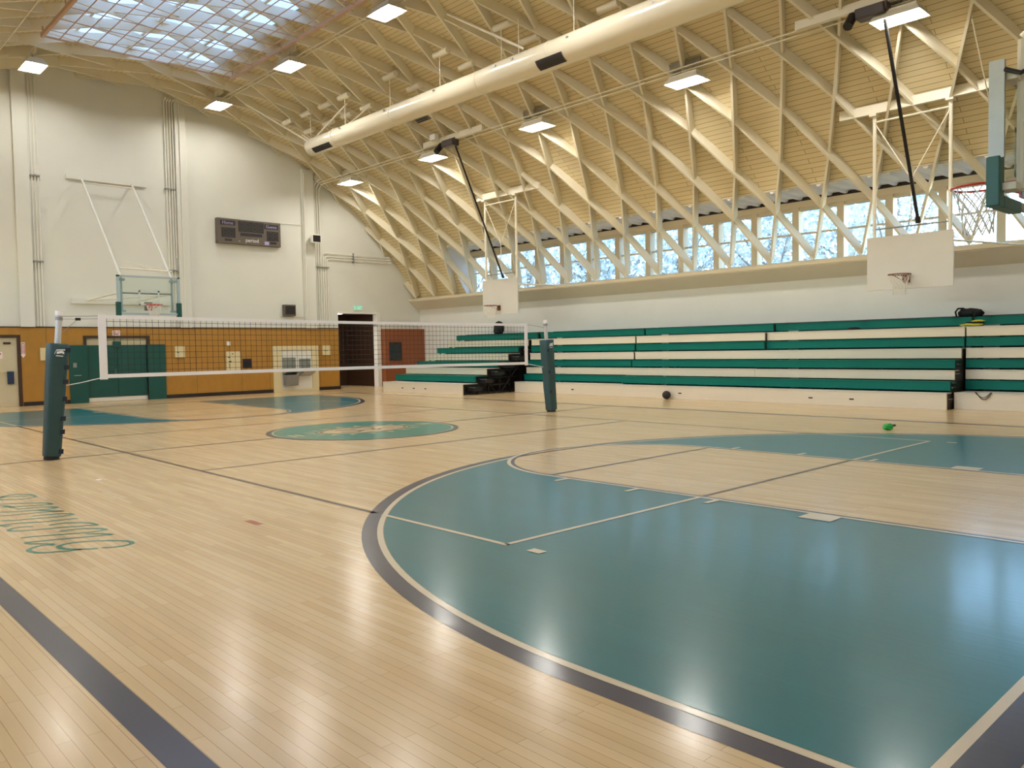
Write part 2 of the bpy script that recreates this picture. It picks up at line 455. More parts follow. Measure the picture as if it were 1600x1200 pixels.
# script lettering along the side line
LET = {
 's8':[(6.64,-6.79),(6.69,-6.75),(6.71,-6.68),(6.70,-6.61),(6.67,-6.57),(6.57,-6.57),(6.46,-6.64),(6.37,-6.73),(6.30,-6.83),(6.27,-6.93),(6.30,-7.01),(6.35,-7.04),(6.44,-7.03),(6.51,-6.99),(6.58,-6.93),(6.65,-6.83)],
 's8b':[(6.58,-6.93),(6.55,-7.03),(6.51,-7.11),(6.45,-7.20),(6.36,-7.24),(6.28,-7.24),(6.22,-7.20),(6.18,-7.13),(6.20,-7.08),(6.25,-7.04)],
 's7':[(5.73,-7.18),(5.75,-7.10),(5.80,-6.99),(5.87,-6.85),(5.93,-6.71),(5.95,-6.60),(5.93,-6.56),(5.83,-6.59),(5.74,-6.68),(5.71,-6.76),(5.70,-6.82),(5.72,-6.88)],
 's7b':[(5.98,-6.73),(6.09,-6.64),(6.19,-6.58),(6.16,-6.66),(6.11,-6.80),(6.05,-6.94),(6.00,-7.07),(5.97,-7.16),(5.97,-7.19),(6.04,-7.17),(6.12,-7.10),(6.20,-7.04)],
 's5':[(5.35,-6.86),(5.32,-6.82),(5.34,-6.73),(5.41,-6.64),(5.51,-6.57),(5.65,-6.55),(5.63,-6.61),(5.58,-6.71),(5.52,-6.83),(5.48,-6.95),(5.43,-7.05),(5.39,-7.13),(5.30,-7.18),(5.23,-7.14),(5.22,-7.07),(5.27,-6.98)],
 's4':[(5.19,-6.58),(5.16,-6.67),(5.13,-6.81),(5.06,-6.95),(5.00,-7.05),(4.98,-7.14),(4.99,-7.19),(5.05,-7.16),(5.09,-7.12)],
 's4b':[(4.74,-7.14),(4.81,-7.04),(4.87,-6.90),(4.92,-6.78),(4.95,-6.67),(4.94,-6.57),(4.85,-6.59),(4.78,-6.69),(4.74,-6.80),(4.73,-6.87)],
 's3':[(4.46,-7.09),(4.51,-6.98),(4.55,-6.83),(4.60,-6.70),(4.67,-6.58),(4.59,-6.65),(4.43,-6.75)],
 's3b':[(4.24,-7.05),(4.31,-6.94),(4.39,-6.80),(4.44,-6.66),(4.40,-6.57),(4.31,-6.62),(4.23,-6.72),(4.21,-6.85),(4.17,-6.89)],
 's2':[(3.95,-6.99),(3.99,-6.89),(4.07,-6.75),(4.13,-6.63),(4.14,-6.56),(4.03,-6.59),(3.89,-6.71),(3.79,-6.85),(3.71,-6.95),(3.68,-6.99)],
 's2b':[(3.80,-6.96),(3.93,-6.92),(4.09,-6.89)],
 's1':[(3.41,-6.89),(3.49,-6.81),(3.55,-6.72),(3.55,-6.63),(3.47,-6.56),(3.30,-6.57),(3.17,-6.65),(3.14,-6.75),(3.23,-6.83),(3.27,-6.86),(3.34,-6.91)],
 's1b':[(3.22,-6.87),(3.26,-6.78),(3.32,-6.68),(3.38,-6.62)],
 's1c':[(3.36,-6.87),(3.44,-7.0),(3.52,-7.12),(3.6,-7.18)],
}
def smooth(pts, n=5):
    out = []
    P = [Vector(p) for p in pts]
    for i in range(len(P) - 1):
        p0 = P[max(i - 1, 0)]; p1 = P[i]; p2 = P[i + 1]; p3 = P[min(i + 2, len(P) - 1)]
        for k in range(n):
            t = k / n
            out.append(0.5 * ((2 * p1) + (p2 - p0) * t + (2 * p0 - 5 * p1 + 4 * p2 - p3) * t * t + (3 * p1 - p0 - 3 * p2 + p3) * t ** 3))
    out.append(P[-1])
    return [tuple(p) for p in out]
lq = []
for k, v in LET.items(): lq += band(smooth(v), 0.042)
flat('script_lettering', lq, M['green_letter'], 0)

# ------------------------------------------------------------------ walls
def archpts(y0, y1, r, n=40):
    t0 = math.asin(max(-1, min(1, y0 / r))); t1 = math.asin(max(-1, min(1, y1 / r)))
    return [(r * math.sin(t0 + (t1 - t0) * i / n), ZC + r * math.cos(t0 + (t1 - t0) * i / n)) for i in range(n + 1)]
RW = RD + 0.06
D1 = (-4.62, -2.68, 2.18); D2 = (-0.66, 1.28, 2.15); D3 = (8.97, 10.93, 3.19)
w = MB()
top = [(13.7, 3.19), (-13.7, 3.19)] + [(-13.7, 3.4)] + archpts(-13.12, 13.12, RW) + [(13.7, 3.4)]
w.prism(top, 0, XF - 0.25, XF)
def wrect(y0, y1, z0, z1): w.box(XF - 0.25, XF, y0, y1, z0, z1)
wrect(-13.7, D1[0], 0, 3.19); wrect(D1[0], D1[1], D1[2], 3.19); wrect(D1[1], D2[0], 0, 3.19)
wrect(D2[0], D2[1], D2[2], 3.19); wrect(D2[1], D3[0], 0, 3.19); wrect(D3[1], 13.7, 0, 3.19)
wb = w.build('wall_back', M['wall'])
struct(wb, 'tall cream end wall under the vault with scoreboard and double doors', 'wall')
w = MB()
w.prism([(13.7, 0), (-13.7, 0), (-13.7, 3.4)] + archpts(-13.12, 13.12, RW) + [(13.7, 3.4)], 0, XN, XN + 0.25)
struct(w.build('wall_front', M['wall']), 'plain cream end wall behind the near basket', 'wall')
struct(MB().box(XF - 0.25, XN + 0.25, YR, YR + 0.25, 0, 3.9).build('wall_right', M['wall_side']), 'cream concrete side wall above the bleachers', 'wall')
w = MB().box(XF - 0.25, XN + 0.25, YL - 0.25, YL, 0, 3.9)
struct(w.build('wall_left', M['wall_side']), 'cream side wall opposite the bleachers', 'wall')
# pilasters on the end wall
for i, (y0, y1) in enumerate(((-2.57, -2.16), (2.47, 2.86), (7.43, 7.93))):
    r = RW - 0.02
    yy = max(abs(y0), abs(y1)); z1 = ZC + math.sqrt(r * r - yy * yy)
    struct(MB().box(XF, XF + 0.14, y0, y1, 2.52, z1).build('trim_%d' % (i + 1), M['wall'], None, bevel=0.01),
           ('cream pilaster left of the end basket', 'cream pilaster between end basket and scoreboard', 'cream pilaster between scoreboard and open doorway')[i], 'pilaster')
# ledge and sloping beam under the clerestory windows
for sg, nm, lb in ((1, 'trim_4', 'long cream ledge and sloping beam below the clerestory windows'), (-1, 'trim_5', 'long cream ledge and beam along the opposite side wall')):
    prof = [(12.62, 3.70), (13.2, 3.365), (13.6, 3.365), (13.6, 3.84), (12.62, 3.80)]
    prof = [(sg * a, b) for a, b in prof]
    b_ = MB().prism(prof, 0, XF, XN)
    o = b_.build(nm, M['band']); struct(o, lb, 'ledge')
    MB().box(XF, XN, *sorted((sg * 12.58, sg * 12.75)), 3.73, 3.83).build('ledge_board', M['frame'], o)

# ------------------------------------------------------------------ roof: boards
XW0, XW1 = -12.2, 13.6      # extent of the window strip
SW = 12.95                  # where the boards stop above the windows
SKY = (-12.65, 12.0, 2.35)   # skylight opening x0, x1, half width in s
def deck_patch(mb, uvs, x0, x1, s0, s1, n):
    for i in range(n):
        a = s0 + (s1 - s0) * i / n; b = s0 + (s1 - s0) * (i + 1) / n
        for r0, flip in ((RD, True),):
            k = len(mb.v)
            mb.v += [cyl(x0, a, RD), cyl(x1, a, RD), cyl(x1, b, RD), cyl(x0, b, RD)]
            mb.f.append((k, k + 1, k + 2, k + 3)); uvs.append([(x0, a), (x1, a), (x1, b), (x0, b)])
            k = len(mb.v)
            mb.v += [cyl(x0, a, RD + 0.08), cyl(x1, a, RD + 0.08), cyl(x1, b, RD + 0.08), cyl(x0, b, RD + 0.08)]
            mb.f.append((k + 3, k + 2, k + 1, k)); uvs.append([(x0, b), (x1, b), (x1, a), (x0, a)])
dk = MB(); uvs = []
SE = 15.25
deck_patch(dk, uvs, XF, XN, SKY[2], SW, 28)
deck_patch(dk, uvs, XF, XW0, SW, SE, 6)
deck_patch(dk, uvs, XW1, XN, SW, SE, 6)
deck_patch(dk, uvs, XF, XN, -SW, -SKY[2], 28)
deck_patch(dk, uvs, XF, XW0, -SE, -SW, 6)
deck_patch(dk, uvs, XW1, XN, -SE, -SW, 6)
deck_patch(dk, uvs, XF, SKY[0], -SKY[2], SKY[2], 10)
deck_patch(dk, uvs, SKY[1], XN, -SKY[2], SKY[2], 10)
me = bpy.data.meshes.new('ceiling'); me.from_pydata(dk.v, [], dk.f); me.update()
lay = me.uv_layers.new(name='arc')
for p, uvq in zip(me.polygons, uvs):
    for li, q in zip(p.loop_indices, uvq): lay.data[li].uv = q
    p.use_smooth = False
ceil = bpy.data.objects.new('ceiling', me); COL.objects.link(ceil); me.materials.append(M['deck'])
struct(ceil, 'arched roof of tan boards carried by a diamond lattice of beams', 'ceiling')

# roof: lattice of short beams, each spanning two diamonds' half lengths
PX = 1.315; PS = 1.494; X0 = 0.43; S0 = 12.04
CAMP = Vector((13.681, -8.802, 1.558))
def node(i, j):
    """row i counted down the vault from s=12.04 (i = 0), column j"""
    s = S0 + PS * i
    x = X0 + PX * j + (PX / 2 if i % 2 else 0)
    return x, s
def lamella(mb, xa, sa, xb, sb, th=0.055):
    """a straight board on edge: its lower edge is a chord of the vault, its top is cut to the curve"""
    full = abs(sb - sa) > 1.8 * PS
    A = Vector(cyl(xa, sa, RL + 0.045)); B = Vector(cyl(xb, sb, RL + (0.045 if full else 0.0)))
    am = Vector(cyl((xa + xb) / 2, (sa + sb) / 2, 1.0)) - Vector(((xa + xb) / 2, 0, ZC))
    Nn = am.normalized(); T = (B - A).cross(Nn).normalized() * (th / 2)
    n = 5; vs = []
    for i in range(n + 1):
        p = A.lerp(B, i / n)
        # rise along Nn until the boards are reached
        a = 1.0; b = 2 * (p.y * Nn.y + (p.z - ZC) * Nn.z); c = p.y ** 2 + (p.z - ZC) ** 2 - (RD - 0.002) ** 2
        h = (-b + math.sqrt(max(0, b * b - 4 * a * c))) / 2
        vs += [p - T, p + T, p + T + Nn * h, p - T + Nn * h]
    fs = [(0, 1, 2, 3), (4 * n + 3, 4 * n + 2, 4 * n + 1, 4 * n)]
    for i in range(n):
        a = 4 * i; b = a + 4
        for k in range(4):
            k2 = (k + 1) % 4
            fs.append((a + k, b + k, b + k2, a + k2))
    mb.add(vs, fs)
pieces = []
for i in range(-13, 3):
    for j in range(-14, 14):
        for d in (1, -1):
            # a beam runs from row i over i+1 to i+2, every other beam staggered by one row
            jj = j if i % 2 == 0 else j
            if (i + (0 if d == 1 else 1)) % 2 == 0: continue
            x0, s0 = node(i, j); x1 = x0 + d * PX; s1 = s0 + 2 * PS
            if i + 2 > 2:
                x1 = x0 + d * PX / 2; s1 = s0 + PS
            if i > 1: continue
            xm = (x0 + x1) / 2
            if max(x0, x1) > 14.6: continue
            # trim at the end wall
            if min(x0, x1) < XF + 0.05:
                if max(x0, x1) < XF + 0.25: continue
                t = (XF + 0.03 - x0) / (x1 - x0)
                if x1 < x0: x1, s1 = XF + 0.03, s0 + (s1 - s0) * t
                else: s0, x0 = s0 + (s1 - s0) * t, XF + 0.03
            pieces.append((x0, s0, x1, s1))
def cam_uv(p):
    yaw, pit = 2.38723456, -0.0438797
    f = Vector((math.cos(yaw) * math.cos(pit), math.sin(yaw) * math.cos(pit), math.sin(pit)))
    r = Vector((math.sin(yaw), -math.cos(yaw), 0)); u = r.cross(f)
    q = Vector(p) - CAMP
    z = q.dot(f)
    if z < 0.5: return None
    return 800 + 1261 * q.dot(r) / z, 600 - 1261 * q.dot(u) / z, z
rank = []
for pc in pieces:
    c = cam_uv(cyl((pc[0] + pc[2]) / 2, (pc[1] + pc[3]) / 2, RL))
    ok = c is not None and -40 < c[0] < 1640 and -40 < c[1] < 520
    rank.append((0 if ok else 1, c[2] if c else 99, pc))
rank.sort(key=lambda t: (t[0], t[1]))
for _, _, pc in rank[:99]:
    mb = MB(); lamella(mb, *pc); mb.build('lattice_beam', M['roofwood'], ceil)
mb = MB()
for _, _, pc in rank[99:]: lamella(mb, *pc)
o = mb.build('lattice_beam', M['roofwood'], ceil); o['kind'] = 'stuff'

# skylight: translucent sheets over the ridge with ribs between them
sk = MB()
for x in [SKY[0] + PX * 2 * k for k in range(10)]:
    for i in range(8):
        a = -SKY[2] + 2 * SKY[2] * i / 8; b = -SKY[2] + 2 * SKY[2] * (i + 1) / 8
        sk.hexa([cyl(x - 0.05, a, RD - 0.02), cyl(x + 0.05, a, RD - 0.02), cyl(x + 0.05, b, RD - 0.02), cyl(x - 0.05, b, RD - 0.02),
                 cyl(x - 0.05, a, RD + 0.1), cyl(x + 0.05, a, RD + 0.1), cyl(x + 0.05, b, RD + 0.1), cyl(x - 0.05, b, RD + 0.1)])
for s in (-1.58, 0.0, 1.58):
    sk.hexa([cyl(SKY[0], s - 0.04, RD), cyl(SKY[1], s - 0.04, RD), cyl(SKY[1], s + 0.04, RD), cyl(SKY[0], s + 0.04, RD),
             cyl(SKY[0], s - 0.04, RD + 0.08), cyl(SKY[1], s - 0.04, RD + 0.08), cyl(SKY[1], s + 0.04, RD + 0.08), cyl(SKY[0], s + 0.04, RD + 0.08)])
so = sk.build('window_20', M['roofwood'])
struct(so, 'long ridge skylight of translucent white sheets above the grid', 'skylight')
for k in range(10):
    xa = SKY[0] + PX * 2 * k + 0.05; xb = min(SKY[0] + PX * 2 * (k + 1) - 0.05, SKY[1])
    if xb <= xa: break
    pm = MB()
    for i in range(8):
        a = -SKY[2] + 2 * SKY[2] * i / 8; b = -SKY[2] + 2 * SKY[2] * (i + 1) / 8
        n0 = len(pm.v)
        pm.v += [cyl(xa, a, RD + 0.06), cyl(xb, a, RD + 0.06), cyl(xb, b, RD + 0.06), cyl(xa, b, RD + 0.06)]
        pm.f.append((n0, n0 + 1, n0 + 2, n0 + 3))
    pm.build('pane', M['sky_panel'], so)

# ------------------------------------------------------------------ clerestory windows
YW = 13.35
cz = MB()
arcp = [cyl(0, s, RD)[1:] for s in [SW + (SE - SW) * i / 8 for i in range(9)]]
cheek = list(arcp) + [(13.6, 3.75), (13.6, 5.86)]
for x in (XW0, XW1):
    cz.prism(cheek, 0, x - 0.06, x)
struct(cz.build('trim_6', M['soffit']), 'pale triangular cheek wall at the end of the window strip', 'cheek wall')
sf = MB()
ysf = cyl(0, SW, RD)[1]; zsf = cyl(0, SW, RD)[2]
sf.box(XW0, XW1, ysf - 0.03, 13.6, zsf + 0.02, zsf + 0.08)
k = 0
x = XW0
while x < XW1:                                   # ribs of the ribbed sheet
    sf.prism([(x, zsf + 0.02), (x + 0.05, zsf - 0.05), (x + 0.12, zsf - 0.05), (x + 0.17, zsf + 0.02)], 1, ysf, 13.3)
    x += 0.44
struct(sf.build('trim_7', M['soffit']), 'pale ribbed metal soffit above the clerestory windows', 'soffit')
struct(MB().box(XW0, XW1, 13.26, 13.6, zsf - 0.11, zsf + 0.02).build('trim_8', M['darkbase']), 'dark strip painted as the shade of the gap between ribbed soffit and window heads', 'gap')  # solid strip coloured dark for the shade inside the gap
hd = MB().box(XW0, XW1, 13.2, 13.55, 5.44, zsf - 0.09)
struct(hd.build('trim_9', M['frame']), 'cream head beam running over the clerestory windows', 'beam')
posts = [-0.36 + PX * k for k in range(-9, 11)]
posts = [p for p in posts if XW0 < p < XW1]
edges = posts
nW = 0
ORD = ['first', 'second', 'third', 'fourth', 'fifth', 'sixth', 'seventh', 'eighth', 'ninth', 'tenth', 'eleventh', 'twelfth', 'thirteenth', 'fourteenth', 'fifteenth', 'sixteenth', 'seventeenth', 'eighteenth', 'nineteenth', 'twentieth']
for a, b in zip(edges[:-1], edges[1:]):
    nW += 1
    f = MB()
    f.box(a, a + 0.10, 13.22, 13.5, 3.80, 5.46); f.box(b - 0.10, b, 13.22, 13.5, 3.80, 5.46)
    f.box(a, b, 13.26, 13.48, 3.80, 3.93); f.box(a, b, 13.26, 13.48, 5.36, 5.46)
    f.box(a + 0.05, b - 0.05, 13.33, 13.38, 4.68, 4.73)
    o = f.build('window_%d' % nW, M['frame'])
    struct(o, '%s clerestory window counted from the far end wall' % ORD[nW - 1], 'window')
    MB().box(a + 0.08, b - 0.08, 13.36, 13.368, 3.92, 5.37).build('pane', M['glass'], o)
# the matching strip over the opposite side wall, which lets daylight in from the left
lf_ = MB()
for a, b in zip(edges[:-1], edges[1:]):
    lf_.box(a, a + 0.10, -13.5, -13.22, 3.80, 5.46); lf_.box(b - 0.10, b, -13.5, -13.22, 3.80, 5.46)
lf_.box(XW0, XW1, -13.48, -13.26, 3.80, 3.93); lf_.box(XW0, XW1, -13.5, -13.2, 5.36, zsf - 0.1)
lf_.box(XW0, XW1, -13.6, -(ysf - 0.03), zsf - 0.02, zsf + 0.06)
lo_ = lf_.build('window_21', M['frame'])
struct(lo_, 'clerestory window strip over the side wall opposite the bleachers', 'window strip')
for a, b in zip(edges[:-1], edges[1:]):
    MB().box(a + 0.08, b - 0.08, -13.368, -13.36, 3.92, 5.37).build('pane', M['glass'], lo_)
lc = MB()
for x in (XW0, XW1): lc.prism([(-p[0], p[1]) for p in cheek], 0, x - 0.06, x)
lc.build('cheek_board', M['soffit'], lo_)
# blank boards at both ends of the strip
eb_ = MB().box(XW0, posts[0], 13.25, 13.5, 3.8, 5.46); eb_.box(posts[-1], XW1, 13.25, 13.5, 3.8, 5.46)
struct(eb_.build('trim_10', M['frame']), 'blank cream board closing the ends of the window strip', 'board')

# ------------------------------------------------------------------ end wall dado, base boards, doors
wn = MB()
for y0, y1 in ((-13.5, D1[0] - 0.1), (D1[1] + 0.1, D2[0] - 0.1), (D2[1] + 0.1, D3[0])):
    wn.box(XF, XF + 0.03, y0, y1, 0.0, 2.51)
wn.box(XF, XF + 0.03, D1[0] - 0.1, D1[1] + 0.1, D1[2] + 0.08, 2.51); wn.box(XF, XF + 0.03, D2[0] - 0.1, D2[1] + 0.1, D2[2] + 0.08, 2.51)
wo = wn.build('trim_11', M['wains'])
struct(wo, 'golden plywood dado along the lower end wall', 'dado')
MB().box(XF, XF + 0.045, -13.5, D3[0], 2.50, 2.535).build('dado_cap', M['darkbrown'], wo)
sm = MB()
for y in (-1.85, 3.0, 4.72, 5.85, 8.05):
    sm.box(XF + 0.03, XF + 0.032, y - 0.004, y + 0.004, 0.1, 2.5)
sm.build('panel_joint', M['darkbrown'], wo)
bb = MB()
for y0, y1 in ((-13.5, D1[0] - 0.12), (D1[1] + 0.12, -1.22), (1.9, 5.98), (7.97, D3[0])):
    bb.box(XF + 0.03, XF + 0.05, y0, y1, 0, 0.13)
struct(bb.build('baseboard_back', M['darkbase']), 'black base board under the golden dado', 'base board')
struct(MB().box(XF - 0.30, XF - 0.12, D1[0] - 0.2, D2[1] + 0.2, -0.05, 2.4).build('trim_12', M['darkbase']), 'added dark plate blocking light leaks behind the closed doors of the end wall', 'backing')  # added unseen plate, keeps outside light from leaking round the doors
# cream door at the far left
d = MB().box(XF - 0.06, XF - 0.01, D1[0], D1[1], 0.002, D1[2])
do = d.build('door_1', M['doorcream']); struct(do, 'cream metal door with a dark lock box, partly cut off at left', 'door')
fr = MB(); fr.box(XF - 0.08, XF + 0.045, D1[0] - 0.1, D1[0], 0, D1[2] + 0.09); fr.box(XF - 0.08, XF + 0.045, D1[1], D1[1] + 0.1, 0, D1[2] + 0.09); fr.box(XF - 0.08, XF + 0.045, D1[0], D1[1], D1[2], D1[2] + 0.09)
fr.build('door_frame', M['darkbrown'], do)
MB().box(XF - 0.01, XF + 0.06, -2.98, -2.80, 0.72, 1.12).build('lock_box', M['blue'], do, bevel=0.01)
MB().box(XF - 0.01, XF + 0.03, -4.5, -3.0, 1.10, 1.15).build('push_bar', M['doorcream'], do)
MB().box(XF - 0.01, XF + 0.03, -3.05, -2.85, 1.98, 2.04).build('closer_box', M['darkbrown'], do)
sg_ = MB().box(XF - 0.01, XF - 0.004, -3.55, -3.08, 1.52, 1.74).build('door_notice', M['paper'], do)
MB().box(XF - 0.004, XF - 0.002, -3.5, -3.12, 1.65, 1.69).box(XF - 0.004, XF - 0.002, -3.45, -3.18, 1.57, 1.61).build('notice_writing', M['redtext'], do)
# double doors with green pads
d = MB().box(XF - 0.09, XF - 0.04, D2[0], 0.304, 0.002, D2[2]); d.box(XF - 0.09, XF - 0.04, 0.308, D2[1], 0.002, D2[2])
do = d.build('door_2', M['doorcream']); struct(do, 'cream double doors padded in dark green behind the net', 'door')
fr = MB(); fr.box(XF - 0.1, XF + 0.045, D2[0] - 0.1, D2[0], 0, D2[2] + 0.09); fr.box(XF - 0.1, XF + 0.045, D2[1], D2[1] + 0.1, 0, D2[2] + 0.09); fr.box(XF - 0.1, XF + 0.045, D2[0], D2[1], D2[2], D2[2] + 0.09)
fr.build('door_frame', M['darkbrown'], do)
pd = MB().box(XF - 0.04, XF + 0.0, D2[0] + 0.01, 0.302, 0.16, 1.92); pd.box(XF - 0.04, XF + 0.0, 0.310, D2[1] - 0.01, 0.16, 1.92)
pd.build('door_pad', M['padgreen'], do, bevel=0.012)
MB().box(XF - 0.04, XF - 0.03, D2[0] + 0.02, D2[1] - 0.02, 0.02, 0.15).build('kick_plate', M['white'], do)
MB().box(XF - 0.02, XF + 0.06, 0.16, 0.42, 1.84, 2.05).build('closer_cover', M['padgreen'], do, bevel=0.03)
MB().box(XF, XF + 0.04, 0.20, 0.225, 0.9, 1.1).build('handle', M['silver'], do)
for y0, y1, lb in ((-1.22, D2[0], 'dark green wall pad left of the double doors'), (D2[1], 1.88, 'dark green wall pad right of the double doors')):
    t = MB().box(XF + 0.046, XF + 0.105, y0, y1, 0.0, 1.93).build('wall_pad', M['padgreen'], None, bevel=0.015)
    tag(t, lb, 'wall pad', 'green wall pads by the double doors')
    if y0 < -1:
        MB().box(XF + 0.105, XF + 0.109, -1.11, -1.0, 1.19, 1.34).build('outlet_cover', M['galv'], t)
        MB().box(XF + 0.105, XF + 0.13, -1.09, -0.88, 0.915, 0.935).build('handle', M['silver'], t)
# open doorway and the hall behind it
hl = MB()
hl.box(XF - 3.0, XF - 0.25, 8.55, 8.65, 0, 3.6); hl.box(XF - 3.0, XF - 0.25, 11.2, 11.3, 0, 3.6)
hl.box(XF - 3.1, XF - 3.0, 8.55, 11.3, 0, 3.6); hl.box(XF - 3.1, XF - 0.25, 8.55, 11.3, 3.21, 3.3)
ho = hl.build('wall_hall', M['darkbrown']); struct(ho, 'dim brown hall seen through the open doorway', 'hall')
MB().box(XF - 1.8, XF - 0.35, 8.85, 9.5, 3.15, 3.21).build('hall_lamp', M['winglow'], ho)
fr = MB(); fr.box(XF - 0.27, XF + 0.04, D3[1] - 0.07, D3[1] + 0.1, 0, D3[2] + 0.02); fr.box(XF - 0.27, XF + 0.02, D3[0] - 0.02, D3[1] + 0.1, D3[2] - 0.05, D3[2] + 0.02)
fo = fr.build('door_3', M['white']); struct(fo, 'tall open doorway with a white jamb below the exit sign', 'doorway')
MB().box(XF - 0.26, XF + 0.03, D3[0] - 0.02, D3[0] + 0.03, 0, 2.5).build('side_jamb', M['darkbrown'], fo)
MB().box(XF - 0.25, XF - 0.02, D3[0], D3[1] - 0.07, 2.72, 2.80).build('transom_bar', M['darkbrown'], fo)
MB().box(XF - 2.2, XF - 0.26, D3[0] + 0.01, D3[0] + 0.06, 0.0, 2.7).build('open_door_leaf', M['darkbrown'], fo)
# red boarded panel with a dark pane
rp = MB().box(XF, XF + 0.30, 11.08, 13.2, 0.02, 2.5).build('door_4', M['redwood'])
struct(rp, 'red brown boarded partition with a small dark window', 'partition')
MB().box(XF + 0.30, XF + 0.32, 11.28, 11.32, 1.15, 1.92).box(XF + 0.30, XF + 0.32, 11.88, 11.92, 1.15, 1.92).box(XF + 0.30, XF + 0.32, 11.28, 11.92, 1.12, 1.17).box(XF + 0.30, XF + 0.32, 11.28, 11.92, 1.88, 1.93).build('window_frame', M['darkbrown'], rp)
MB().box(XF + 0.30, XF + 0.306, 11.32, 11.88, 1.17, 1.88).build('pane', M['darkglass'], rp)

# ------------------------------------------------------------------ small things on the end wall
def wall_plate(name, y0, y1, z0, z1, m, label, cat, th=0.05, off=0.031, group=None):
    o = MB().box(XF + off, XF + off + th, y0, y1, z0, z1).build(name, m, None, bevel=0.006)
    return tag(o, label, cat, group)
G = 'cream panels on the dado'
o = wall_plate('electrical_panel', 2.23, 2.58, 1.44, 1.86, M['cream'], 'small cream wall cabinet just right of the green pads', 'panel', group=G)
MB().box(XF + 0.081, XF + 0.09, 2.30, 2.36, 1.62, 1.66).build('latch', M['darkbase'], o)
o = wall_plate('electrical_panel', 4.11, 4.65, 0.93, 1.64, M['cream'], 'large cream wall cabinet beside the black square opening', 'panel', group=G)
for a in ((4.17, 4.24, 1.40, 1.44), (4.2, 4.3, 1.24, 1.28), (4.32, 4.38, 1.53, 1.56), (4.2, 4.215, 1.02, 1.2)):
    MB().box(XF + 0.081, XF + 0.085, *a).build('latch', M['darkbase'], o)
wall_plate('switch_box', 4.15, 4.28, 1.86, 2.01, M['white'], 'tiny white box above the large cream cabinet', 'switch')
o = wall_plate('electrical_panel', 8.17, 8.53, 1.42, 1.82, M['cream'], 'cream wall cabinet between fountains and open doorway', 'panel', group=G)
MB().box(XF + 0.081, XF + 0.085, 8.2, 8.4, 1.60, 1.615).build('latch', M['darkbase'], o)
wall_plate('electrical_panel', -2.05, -1.80, 1.44, 1.85, M['cream'], 'cream wall cabinet half hidden behind the near net post', 'panel', group=G)
wall_plate('wall_opening', 4.76, 5.12, 0.99, 1.35, M['scoreblack'], 'black square opening in the golden dado', 'opening', 0.02)
o = wall_plate('notice_sign', 0.16, 0.42, 2.21, 2.41, M['paper'], 'small white notice with red writing above the double doors', 'sign', 0.006)
for a in ((0.18, 0.29, 2.345, 2.375), (0.32, 0.40, 2.345, 2.375), (0.21, 0.35, 2.275, 2.31)):
    MB().box(XF + 0.038, XF + 0.039, *a).build('writing', M['redtext'], o)
# narrow red and white fire extinguisher arrow
fa = empty('arrow_sign', (XF + 0.03, -2.52, 1.55))
tag(fa, 'narrow red and white arrow sign pointing down beside the cream door', 'sign')
MB().prism([(-2.58, 2.03), (-2.46, 2.03), (-2.46, 1.62), (-2.52, 1.54), (-2.58, 1.62)], 0, XF + 0.031, XF + 0.037).build('backing', M['paper'], fa)
MB().box(XF + 0.037, XF + 0.0385, -2.57, -2.555, 1.66, 2.01).box(XF + 0.037, XF + 0.0385, -2.485, -2.47, 1.66, 2.01).box(XF + 0.037, XF + 0.0385, -2.545, -2.495, 1.97, 2.0).build('edge_stripe', M['redtext'], fa)
for i in range(6):
    MB().box(XF + 0.037, XF + 0.0385, -2.54, -2.50, 1.68 + 0.045 * i, 1.705 + 0.045 * i).build('writing', M['redtext'], fa)
# drinking fountains in a cream surround
fs = empty('fountain_surround', (XF, 7.0, 0)); tag(fs, 'cream surround with a white splash panel around the drinking fountains', 'surround')
mb = MB(); mb.box(XF + 0.03, XF + 0.09, 5.99, 6.33, 0, 1.82); mb.box(XF + 0.03, XF + 0.09, 7.68, 7.96, 0, 1.82); mb.box(XF + 0.03, XF + 0.09, 6.33, 7.68, 1.66, 1.82); mb.box(XF + 0.03, XF + 0.09, 6.33, 7.68, 0, 0.1)
mb.build('frame', M['cream'], fs)
MB().box(XF + 0.03, XF + 0.05, 6.33, 7.68, 0.1, 1.66).build('splash_panel', M['white'], fs)
G = 'steel drinking fountains'
def fountain(y0, y1, zt, low, label):
    e = empty('drinking_fountain', (XF + 0.05, (y0 + y1) / 2, 0)); tag(e, label, 'drinking fountain', G)
    MB().box(XF + 0.05, XF + 0.07, y0, y1, zt, zt + 0.50).build('back_plate', M['silver'], e)
    MB().prism([(XF + 0.05, zt - 0.2), (XF + 0.4, zt - 0.06), (XF + 0.46, zt), (XF + 0.46, zt + 0.05), (XF + 0.05, zt + 0.05)], 1, y0 - 0.02, y1 + 0.02).build('basin', M['silver'], e, bevel=0.02)
    MB().tube([(XF + 0.12, y0 + 0.12, zt + 0.05), (XF + 0.14, y0 + 0.12, zt + 0.12), (XF + 0.2, y0 + 0.12, zt + 0.13)], 0.012, 6).build('spout', M['silver'], e)
    if low:
        MB().prism([(XF + 0.05, 0.25), (XF + 0.26, 0.25), (XF + 0.34, zt - 0.18), (XF + 0.05, zt - 0.18)], 1, y0, y1).build('cooler_body', M['galv'], e, bevel=0.02)
fountain(6.40, 6.95, 0.86, True, 'left steel drinking fountain with the deep cooler body')
fountain(7.10, 7.60, 0.80, False, 'right steel drinking fountain with the shallow basin')
